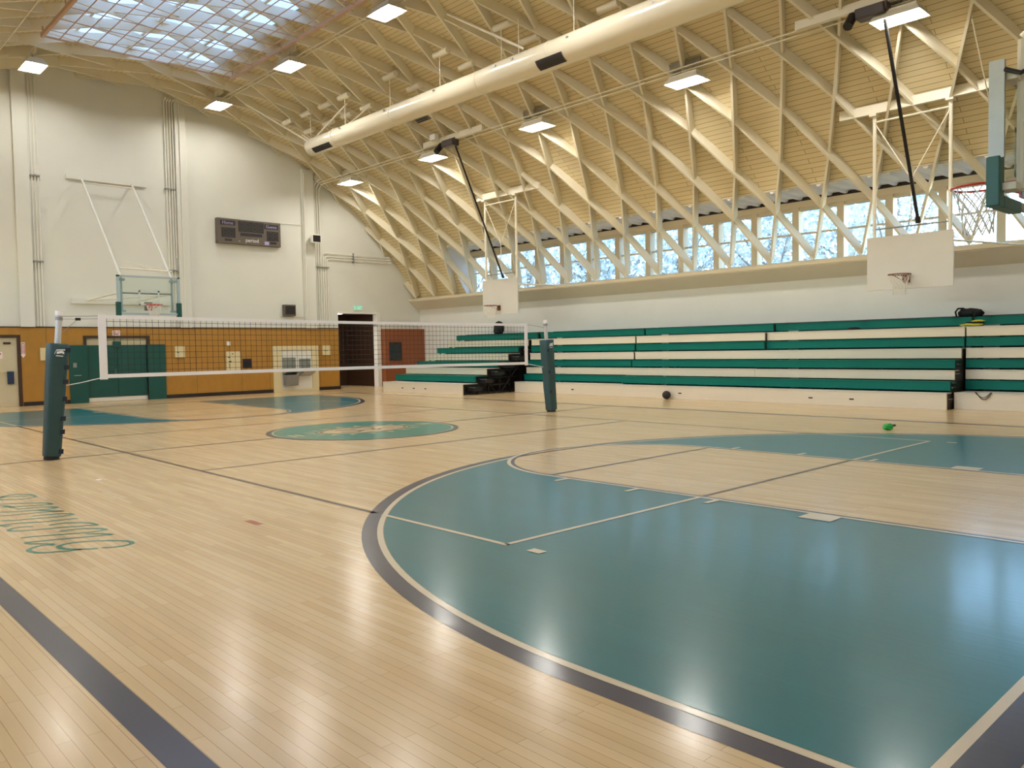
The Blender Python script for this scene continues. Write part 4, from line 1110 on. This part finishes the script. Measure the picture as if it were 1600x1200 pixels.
# ------------------------------------------------------------------ volleyball posts and net
def post(base, topp, label, logo_dir):
    b = Vector(base); t = Vector(topp); d = (t - b).normalized()
    e = empty('volleyball_post', base); tag(e, label, 'net post', 'padded volleyball posts')
    MB().tube([b + d * 0.01, t], 0.045, 16).build('pole', M['pole'], e, smooth=True)
    MB().tube([t - d * 0.04, t + d * 0.03], 0.055, 16).build('cap', M['tape'], e, smooth=True)
    MB().tube([t - d * 0.11, t - d * 0.06], 0.052, 16).build('pulley_collar', M['galv'], e, smooth=True)
    MB().tube([b, b + d * 0.05], 0.11, 16).build('base', M['black'], e, smooth=True)
    # pad: rounded square sleeve, narrower at the bottom
    pm = MB(); n = 28; rings = []
    zs = [0.05, 0.06, 0.3, 0.6, 0.9, 1.2, 1.5, 1.74, 1.76]
    vs = []
    X = Vector((1, 0, 0)); Y = d.cross(X).normalized(); X = Y.cross(d).normalized()
    for i, z in enumerate(zs):
        f = z / 1.76
        hw = (0.115 + 0.028 * f) * (0.93 if i in (0, len(zs) - 1) else 1.0)
        wob = 0.006 * math.sin(9 * z)
        c = b + d * z + X * wob
        for k in range(n):
            a = 2 * PI * k / n
            ca, sa = math.cos(a), math.sin(a)
            g = lambda q: math.copysign(abs(q) ** 0.45, q)
            vs.append(c + X * (hw * g(ca)) + Y * (hw * g(sa)))
    fs = [tuple(range(n - 1, -1, -1)), tuple((len(zs) - 1) * n + k for k in range(n))]
    for i in range(len(zs) - 1):
        for k in range(n): fs.append((i * n + k, i * n + (k + 1) % n, (i + 1) * n + (k + 1) % n, (i + 1) * n + k))
    pm.add(vs, fs)
    pad = pm.build('pad', M['postpad'], e, smooth=True)
    return e, b, d, X, Y, pad
def post_extras(e, b, d, X, Y, pad, face, side):
    # white badge near the top of the pad and a row of strap tabs on one edge
    lo = lambda z: 0.115 + 0.028 * z / 1.76 + 0.004
    fdir = face; sdir = d.cross(fdir).normalized()
    def Pq(z, u): return b + d * z + fdir * lo(z) + sdir * u
    mb = MB()
    def stroke(pts, wd):
        for (z0, u0), (z1, u1) in zip(pts[:-1], pts[1:]):
            q = [Pq(z0 - wd, u0), Pq(z1 - wd, u1), Pq(z1 + wd, u1), Pq(z0 + wd, u0)]
            mb.hexa([p for p in q] + [p + fdir * 0.003 for p in q])
    sd = side
    stroke([(1.60, -0.07 * sd), (1.66, -0.045 * sd), (1.67, 0.07 * sd)], 0.008)
    stroke([(1.62, -0.04 * sd), (1.635, 0.03 * sd), (1.62, 0.06 * sd)], 0.018)
    stroke([(1.575, -0.05 * sd), (1.573, 0.05 * sd)], 0.006)
    mb.build('badge', M['scoretext'], pad)
e1 = post((0.0, -5.56, 0), (0.0, -5.37, 2.22), 'nearer volleyball post in a slate green pad, standing at left', None)
c1 = (CAMP - Vector((0, -5.4, 1))).normalized()
post_extras(*e1, e1[3], 1)
def tabs(e, b, d, fdir, sdir, zs):
    for z in zs:
        lo = 0.115 + 0.028 * z / 1.76
        c = b + d * z + fdir * (lo * 0.98) + sdir * (lo * 0.80)
        mb = MB(); Mx = Matrix.Translation(c) @ Matrix((tuple(fdir) , tuple(sdir), tuple(d))).transposed().to_4x4()
        mb.box(-0.005, 0.012, -0.03, 0.035, -0.035, 0.035, Mx)
        mb.build('strap_tab', M['strap'], e, bevel=0.004)
tabs(e1[0], e1[1], e1[2], e1[3], Vector((0, 1, 0)), (0.12, 0.42, 0.62, 0.92, 1.18, 1.4, 1.66))
e2 = post((0.0, 5.36, 0), (0.0, 5.19, 2.20), 'farther volleyball post in a slate green pad, before the bleachers', None)
post_extras(*e2, e2[3], 1)
tabs(e2[0], e2[1], e2[2], e2[3], Vector((0, -1, 0)), (0.5, 0.98, 1.5))
nt = empty('volleyball_net', (0, 0, 1.2)); tag(nt, 'long volleyball net with white tapes strung between two padded posts', 'net')
NY0, NY1 = -4.80, 4.55
def ntop(y):
    t = (y - NY0) / (NY1 - NY0); return 2.20 - 0.06 * t - 0.05 * math.sin(PI * t) * 0.4
def nbot(y):
    t = (y - NY0) / (NY1 - NY0); return 1.215 - 0.03 * t + 0.01 * math.sin(PI * t)
def strip(name, f0, f1, y0, y1, m, th=0.006, n=40):
    mb = MB()
    for i in range(n):
        a = y0 + (y1 - y0) * i / n; b = y0 + (y1 - y0) * (i + 1) / n
        mb.hexa([(-th, a, f0(a)), (th, a, f0(a)), (th, b, f0(b)), (-th, b, f0(b)), (-th, a, f1(a)), (th, a, f1(a)), (th, b, f1(b)), (-th, b, f1(b))])
    return mb.build(name, m, nt)
strip('top_tape', lambda y: ntop(y) - 0.055, ntop, NY0, NY1, M['tape'])
strip('bottom_tape', lambda y: nbot(y) - 0.01, lambda y: nbot(y) + 0.05, NY0, NY1, M['tape'])
for a, b in ((NY0 - 0.03, NY0 + 0.085), (NY1 - 0.06, NY1 + 0.03)):
    strip('side_band', lambda y: nbot(y) - 0.03, lambda y: ntop(y) + 0.01, a, b, M['tape'], 0.009, 2)
mb = MB(); nv = 94
for i in range(1, nv):
    y = NY0 + (NY1 - NY0) * i / nv
    mb.tube([(0, y, nbot(y)), (0.004 * math.sin(i), y, (nbot(y) + ntop(y)) / 2), (0, y, ntop(y))], 0.0032, 4)
for k in range(1, 10):
    mb.tube([(0, NY0 + (NY1 - NY0) * i / 40, nbot(NY0 + (NY1 - NY0) * i / 40) + (ntop(NY0 + (NY1 - NY0) * i / 40) - nbot(NY0 + (NY1 - NY0) * i / 40)) * k / 10) for i in range(41)], 0.0032, 4)
mb.build('netting', M['nettwine'], nt)
MB().tube([(0, NY0, 2.185), (0, -5.33, 2.17)], 0.006, 6).tube([(0, NY0, 2.145), (0, -5.12, 2.13), (0, -5.33, 2.13)], 0.005, 6).tube([(0, -5.12, 2.13), (0, -5.33, 1.93)], 0.004, 5).build('near_cable', M['galv'], nt)
MB().box(-0.02, 0.02, -5.15, -5.08, 2.11, 2.15).build('buckle', M['black'], nt)
MB().tube([(0, NY0, 1.215), (0, -5.1, 1.15), (0, -5.35, 1.11)], 0.007, 6).build('near_rope', M['tape'], nt)
MB().tube([(0, NY1, 2.12), (0, 5.15, 2.05)], 0.006, 6).build('far_cable', M['galv'], nt)
MB().tube([(0, NY1, 1.19), (0, 5.1, 1.10)], 0.007, 6).build('far_rope', M['tape'], nt)

# ------------------------------------------------------------------ baskets
def torus(mb, c, R, r, n=40, k=8):
    mb.tube([(c[0] + R * math.cos(2 * PI * i / n), c[1] + R * math.sin(2 * PI * i / n), c[2]) for i in range(n)], r, k, closed=True)
def hoop(parent, c, back, m, netlen=0.45, netm='netcord', rnet=0.0042):
    """ring at c, bracket towards direction back (unit xy), netting below"""
    bx, by = back
    R = 0.23
    mb = MB(); torus(mb, c, R, 0.012)
    ri = mb.build('rim', m, parent, smooth=True)
    br = MB()
    sx_, sy_ = -by, bx
    def q(a, b, z): return (c[0] + bx * a + sx_ * b, c[1] + by * a + sy_ * b, c[2] + z)
    br.hexa([q(R - 0.02, -0.08, -0.01), q(R + 0.16, -0.08, -0.01), q(R + 0.16, 0.08, -0.01), q(R - 0.02, 0.08, -0.01), q(R - 0.02, -0.08, 0.008), q(R + 0.16, -0.08, 0.008), q(R + 0.16, 0.08, 0.008), q(R - 0.02, 0.08, 0.008)])
    br.hexa([q(R + 0.14, -0.08, -0.16), q(R + 0.16, -0.08, -0.16), q(R + 0.16, 0.08, -0.16), q(R + 0.14, 0.08, -0.16), q(R + 0.14, -0.08, 0.02), q(R + 0.16, -0.08, 0.02), q(R + 0.16, 0.08, 0.02), q(R + 0.14, 0.08, 0.02)])
    for s in (-1, 1):
        br.tube([q(R * 0.55, s * R * 0.8, 0), q(R + 0.15, s * 0.07, -0.12)], 0.008, 6)
    br.build('bracket', m, ri)
    nm = MB(); n = 12; rows = 6
    P = []
    for k in range(rows + 1):
        f = k / rows
        rr = R * (1 - 0.42 * math.sin(min(1, f * 1.15) * PI / 2)) if f < 0.9 else R * 0.6
        P.append([(c[0] + rr * math.cos(2 * PI * (i + 0.5 * (k % 2)) / n), c[1] + rr * math.sin(2 * PI * (i + 0.5 * (k % 2)) / n), c[2] - netlen * f) for i in range(n)])
    for k in range(rows):
        for i in range(n):
            a = P[k][i]
            if k % 2 == 0: b1, b2 = P[k + 1][i], P[k + 1][i - 1]
            else: b1, b2 = P[k + 1][i], P[k + 1][(i + 1) % n]
            nm.tube([a, b1], rnet, 4); nm.tube([a, b2], rnet, 4)
    nm.build('net', M[netm], ri)

# side baskets on hanging frames
def side_basket(cx, x0, x1, label, bx0, bx1):
    e = empty('side_basket', (cx, 10.2, 6.8)); tag(e, label, 'basketball goal', 'hanging side baskets')
    Y0 = 10.22
    MB().box(x0, x1, Y0, Y0 + 0.035, 2.75, 3.97).build('backboard', M['board'], e, bevel=0.004)
    MB().box(bx0, bx1, Y0 - 0.05, Y0 + 0.05, 6.79, 7.0).build('roof_beam', M['steelwhite'], e)
    pl, pr_ = x0 + 0.14, x1 - 0.09
    for x in (pl, pr_):
        MB().tube([(x, Y0 + 0.07, 3.0), (x, Y0 + 0.07, 6.76)], 0.042, 12).build('hanging_post', M['steelwhite'], e, smooth=True)
        MB().box(x - 0.08, x + 0.08, Y0 - 0.05, Y0 + 0.13, 6.74, 6.79).build('hinge_plate', M['steelwhite'], e)
    MB().tube([(pl, Y0 + 0.07, 6.62), (pr_, Y0 + 0.07, 6.62)], 0.022, 8).build('top_bar', M['steelwhite'], e)
    MB().tube([(pl, Y0 + 0.07, 4.16), (pr_, Y0 + 0.07, 4.16)], 0.018, 8).build('lower_bar', M['galv'], e)
    cxm = (pl + pr_) / 2
    MB().tube([(pl + 0.03, Y0 + 0.07, 6.55), (cxm, Y0 + 0.07, 5.2), (cxm, Y0 + 0.07, 4.16)], 0.014, 6).tube([(pr_ - 0.03, Y0 + 0.07, 6.55), (cxm, Y0 + 0.07, 5.2)], 0.014, 6).build('cross_brace', M['steelwhite'], e)
    for s, xb in ((1, x1), (-1, x0)):
        MB().tube([(xb - s * 0.1, Y0 + 0.06, 3.75), (xb + s * 0.9, 13.0, 3.72)], 0.024, 8).build('wall_brace', M['steelwhite'], e)
    hoop(e, ((x0 + x1) / 2 - 0.05, Y0 - 0.39, 3.05), (0, 1), M['rim_old'])
    return e
R_ = side_basket(6.53, 5.60, 7.46, 'white hanging side basket over the near end of the bleachers', 4.96, 8.9)
F_ = side_basket(-7.1, -8.0, -6.2, 'white hanging side basket at the far end, above the net', -8.25, -5.1)
def hoist(x, top, low, label, bx0, bx1, zm):
    e = empty('basket_hoist', (x, 8.0, 8.8)); tag(e, label, 'hoist', 'black basket hoists under the roof')
    zb = ZC + math.sqrt(RL ** 2 - 64)
    MB().box(bx0, bx1, 7.95, 8.07, zb - 0.10, zb + 0.08).build('mount_beam', M['roofwood'], e)
    MB().box(x - 0.28, x + 0.30, 7.85, 8.15, zm, zb - 0.10).build('gear_box', M['motor'], e, bevel=0.03)
    MB().tube([(x - 0.36, 7.95, zm + 0.12), (x - 0.36, 7.72, zm - 0.14)], 0.095, 16).build('motor', M['black'], e, smooth=True)
    MB().tube([(x - 0.30, 8.0, zm + 0.15), (x + 0.34, 8.0, zm + 0.15)], 0.11, 16).build('drum', M['motor'], e, smooth=True)
    MB().tube([(x - 0.3, 7.95, zm + 0.08), (x - 0.5, 7.9, zm + 0.0), (x - 0.42, 7.8, zm - 0.12)], 0.01, 6).build('motor_cable', M['black'], e, smooth=True)
    t, l = Vector(top), Vector(low)
    MB().tube([t, l], 0.038 if bx1 > 0 else 0.03, 10).build('lift_strut', M['black'], e, smooth=True)
    MB().tube([l + (t - l).normalized() * 0.12, l], 0.06 if bx1 > 0 else 0.045, 10).build('strut_end', M['black'], e, smooth=True)
    return e
hoist(6.62, (6.85, 8.05, 8.15), (6.74, 10.20, 4.2), 'hoist motor and black lift strut of the near side basket', 5.0, 8.2, 8.12)
hoist(-6.95, (-6.75, 8.05, 8.2), (-6.88, 10.20, 4.0), 'hoist motor and thin black lift strut of the far side basket', -8.3, -5.3, 8.14)
o = MB().box(-7.62, -7.34, 7.70, 7.84, 8.42, 8.60).build('control_box', M['white']); tag(o, 'white control box beside the far hoist motor', 'box')
o = MB().tube([(8.2, 8.9, 7.85), (8.0, 11.4, 5.75)], 0.012, 6).build('stay_cable', M['steelwhite']); tag(o, 'thin pale stay cable slanting across the roof boards by the near goal', 'cable')

def goal(XB, s, label, m_rim, full_pad):
    """glass goal: board in plane x = XB, facing s along x"""
    e = empty('glass_basket', (XB, 0, 2.7)); tag(e, label, 'basketball goal', 'glass end baskets')
    z0, z1, hw = 2.76, 3.93, 0.915
    xa, xb = XB - 0.03, XB + 0.03
    f = MB()
    f.box(xa, xb, -hw, -hw + 0.07, z0, z1); f.box(xa, xb, hw - 0.07, hw, z0, z1); f.box(xa, xb, -hw, hw, z0, z0 + 0.06); f.box(xa, xb, -hw, hw, z1 - 0.05, z1)
    f.build('board_frame', M['galv'] if s < 0 else M['goalframe'], e)
    MB().box(XB - 0.006, XB + 0.006, -hw + 0.06, hw - 0.06, z0 + 0.05, z1 - 0.04).build('glass', M['backglass'], e)
    t = MB(); xt = XB + s * 0.0075
    xt0, xt1 = sorted((xt, xt + s * 0.002))
    t.box(xt0, xt1, -0.305, -0.255, 3.05, 3.50); t.box(xt0, xt1, 0.255, 0.305, 3.05, 3.50); t.box(xt0, xt1, -0.305, 0.305, 3.45, 3.50); t.box(xt0, xt1, -0.305, 0.305, 3.05, 3.10)
    t.build('target_square', M['target'], e)
    for sy in (-1, 1):
        p = MB(); ya, yb = sorted((sy * (hw - 0.10), sy * (hw + 0.035)))
        p.box(XB - 0.055, XB + 0.055, ya, yb, z0 - 0.05, 3.14)
        if full_pad: p.box(XB - 0.055, XB + 0.055, *sorted((sy * 0.30, sy * (hw - 0.10))), z0 - 0.05, z0 + 0.055)
        p.build('edge_pad', M['padgreen'], e, bevel=0.012)
    hoop(e, (XB + s * 0.40, 0, 3.05), (-s, 0), m_rim, rnet=0.0065)
    xs = XB - s * 0.16
    for sy in (-1, 1):
        g = MB().tube([(xs, sy * 0.74, z0 + 0.1), (xs, sy * 0.74, z1 + (0.0 if s > 0 else 0.2))], 0.035, 10)
        for zz in (z0 + 0.12, z1 - 0.12):
            g.box(*sorted((xs, XB - s * 0.03)), *sorted((sy * 0.66, sy * 0.88)), zz - 0.03, zz + 0.03)
        g.build('support_post', M['goalframe'] if s > 0 else M['sillpaint'], e)
    MB().tube([(xs, -0.74, 3.42), (xs, 0.74, 3.42)], 0.024, 8).box(*sorted((xs, XB - s * 0.03)), -0.1, 0.1, 2.9, 3.15).build('cross_bar', M['galv'], e)
    return e, xs
ge, xs = goal(-11.6, 1, 'glass end basket in front of the end wall', M['rim'], False)
for sy, yw in ((-1, -0.62), (1, 0.96)):
    MB().tube([(xs, sy * 0.74, 3.9), (XF + 0.08, yw, 7.42)], 0.034, 10).build('top_arm', M['wall'], ge, smooth=True)
MB().tube([(xs, -0.76, 4.15), (xs, 0.76, 4.12)], 0.024, 8).build('upper_bar', M['steelwhite'], ge)
MB().tube([(XF + 0.25, -0.55, 7.26), (XF + 0.25, 0.90, 7.26)], 0.02, 8).build('arm_spacer', M['steelwhite'], ge)
MB().box(XF, XF + 0.07, -1.08, 1.45, 7.38, 7.52).build('upper_wall_plank', M['wall'], ge)
MB().box(XF, XF + 0.07, -1.08, 2.1, 3.30, 3.48).build('lower_wall_plank', M['wall'], ge)
for sy, yw in ((-1, -0.55), (1, 1.0)):
    MB().tube([(xs, sy * 0.74, 3.44), (XF + 0.08, yw, 3.42)], 0.028, 8).build('lower_arm', M['steelwhite'], ge, smooth=True)
MB().tube([(xs, 0.74, 3.40), (XF + 0.1, -0.5, 3.40)], 0.016, 6).tube([(xs, 0.74, 3.95), (XF + 1.0, 0.4, 4.7)], 0.012, 6).build('diagonal_stay', M['steelwhite'], ge)
ne, xs2 = goal(11.42, -1, 'near glass basket seen from behind at the right edge', M['rim'], True)
for sy in (-1, 1):
    MB().tube([(xs2, sy * 0.74, 4.15), (XN - 0.05, sy * 0.9, 7.4)], 0.034, 10).build('top_arm', M['steelwhite'], ne, smooth=True)
    MB().tube([(xs2, sy * 0.74, 3.44), (XN - 0.05, sy * 0.9, 3.4)], 0.028, 8).build('lower_arm', M['steelwhite'], ne, smooth=True)
MB().box(11.38, 11.50, -0.935, -0.90, 3.12, 3.95).build('side_channel', M['galv'], ne)
MB().tube([(11.50, -0.93, 3.86), (11.62, -0.93, 3.80), (11.70, -0.9, 3.84)], 0.02, 8).build('clamp_bolt', M['black'], ne)

# ------------------------------------------------------------------ trees outside the windows
def tree(x, y, h, rx, rz, n, seed, label):
    rnd = random.Random(seed)
    e = empty('tree', (x, y, -0.5)); tag(e, label, 'tree', 'trees outside the windows')
    tr = MB(); tr.tube([(x, y, -0.5), (x + 0.2, y, h * 0.4), (x, y, h * 0.75)], 0.16, 8, r2=0.06)
    for k in range(7):
        a = rnd.uniform(0, 6.28); zz = h * rnd.uniform(0.3, 0.6)
        tr.tube([(x, y, zz), (x + rx * 0.8 * math.cos(a), y + rx * 0.8 * math.sin(a), zz + rz * rnd.uniform(0.3, 0.9))], 0.06, 6, r2=0.015)
    tr.build('trunk', M['bark'], e)
    lf = MB()
    for k in range(n):
        while True:
            p = Vector((rnd.uniform(-1, 1), rnd.uniform(-1, 1), rnd.uniform(-1, 1)))
            if 0.25 < p.length < 1: break
        c = Vector((x + p.x * rx, y + p.y * rx, h * 0.66 + p.z * rz))
        u = Vector((rnd.gauss(0, 1), rnd.gauss(0, 1), rnd.gauss(0, 1))).normalized()
        v = u.cross(Vector((rnd.gauss(0, 1), rnd.gauss(0, 1), rnd.gauss(0, 1)))).normalized()
        s = rnd.uniform(0.07, 0.17)
        lf.add([c - u * s, c - v * s * 0.5, c + u * s, c + v * s * 0.5], [(0, 1, 2, 3)])
    lf.build('foliage', M['leaf'], e)
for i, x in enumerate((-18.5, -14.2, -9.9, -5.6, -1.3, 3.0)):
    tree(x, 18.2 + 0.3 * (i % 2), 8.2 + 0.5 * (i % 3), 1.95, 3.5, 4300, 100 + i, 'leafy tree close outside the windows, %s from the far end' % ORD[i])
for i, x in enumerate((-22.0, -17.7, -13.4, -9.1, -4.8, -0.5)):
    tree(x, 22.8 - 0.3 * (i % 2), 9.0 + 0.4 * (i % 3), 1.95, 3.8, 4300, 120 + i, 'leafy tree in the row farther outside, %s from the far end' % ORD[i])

# ------------------------------------------------------------------ daylight
wd = bpy.data.worlds.new('sky'); SC.world = wd; wd.use_nodes = True
N = wd.node_tree.nodes; L = wd.node_tree.links
bgn = N['Background']
sky = N.new('ShaderNodeTexSky'); sky.sky_type = 'NISHITA'; sky.sun_disc = False
sky.sun_elevation = math.radians(38); sky.sun_rotation = math.radians(200); sky.air_density = 1.3; sky.dust_density = 0.3; sky.ozone_density = 3.0
L.new(sky.outputs['Color'], bgn.inputs['Color'])
bgn.inputs['Strength'].default_value = 1.3

# ------------------------------------------------------------------ camera
cam = bpy.data.cameras.new('camera'); co = bpy.data.objects.new('camera', cam); COL.objects.link(co)
cam.sensor_fit = 'HORIZONTAL'; cam.sensor_width = 36.0; cam.lens = 36.0 * 1261.11 / 1600.0
cam.clip_start = 0.05; cam.clip_end = 300
yaw, pit, rol = 2.38723456, -0.0438797, -0.0177963
f = Vector((math.cos(yaw) * math.cos(pit), math.sin(yaw) * math.cos(pit), math.sin(pit)))
r = Vector((math.sin(yaw), -math.cos(yaw), 0)); u = r.cross(f)
r2 = r * math.cos(rol) + u * math.sin(rol); u2 = -r * math.sin(rol) + u * math.cos(rol)
m4 = Matrix((r2, u2, -f)).transposed().to_4x4(); m4.translation = CAMP
co.matrix_world = m4
SC.camera = co
SC.view_settings.view_transform = 'Standard'; SC.view_settings.look = 'None'
SC.view_settings.gamma = 1.0; SC.view_settings.use_curve_mapping = False
SC.view_settings.exposure = 0.3
SC.cycles.max_bounces = 8; SC.cycles.diffuse_bounces = 5; SC.cycles.glossy_bounces = 4
SC.cycles.transparent_max_bounces = 12; SC.cycles.sample_clamp_indirect = 8.0
SC.cycles.caustics_reflective = False; SC.cycles.caustics_refractive = False
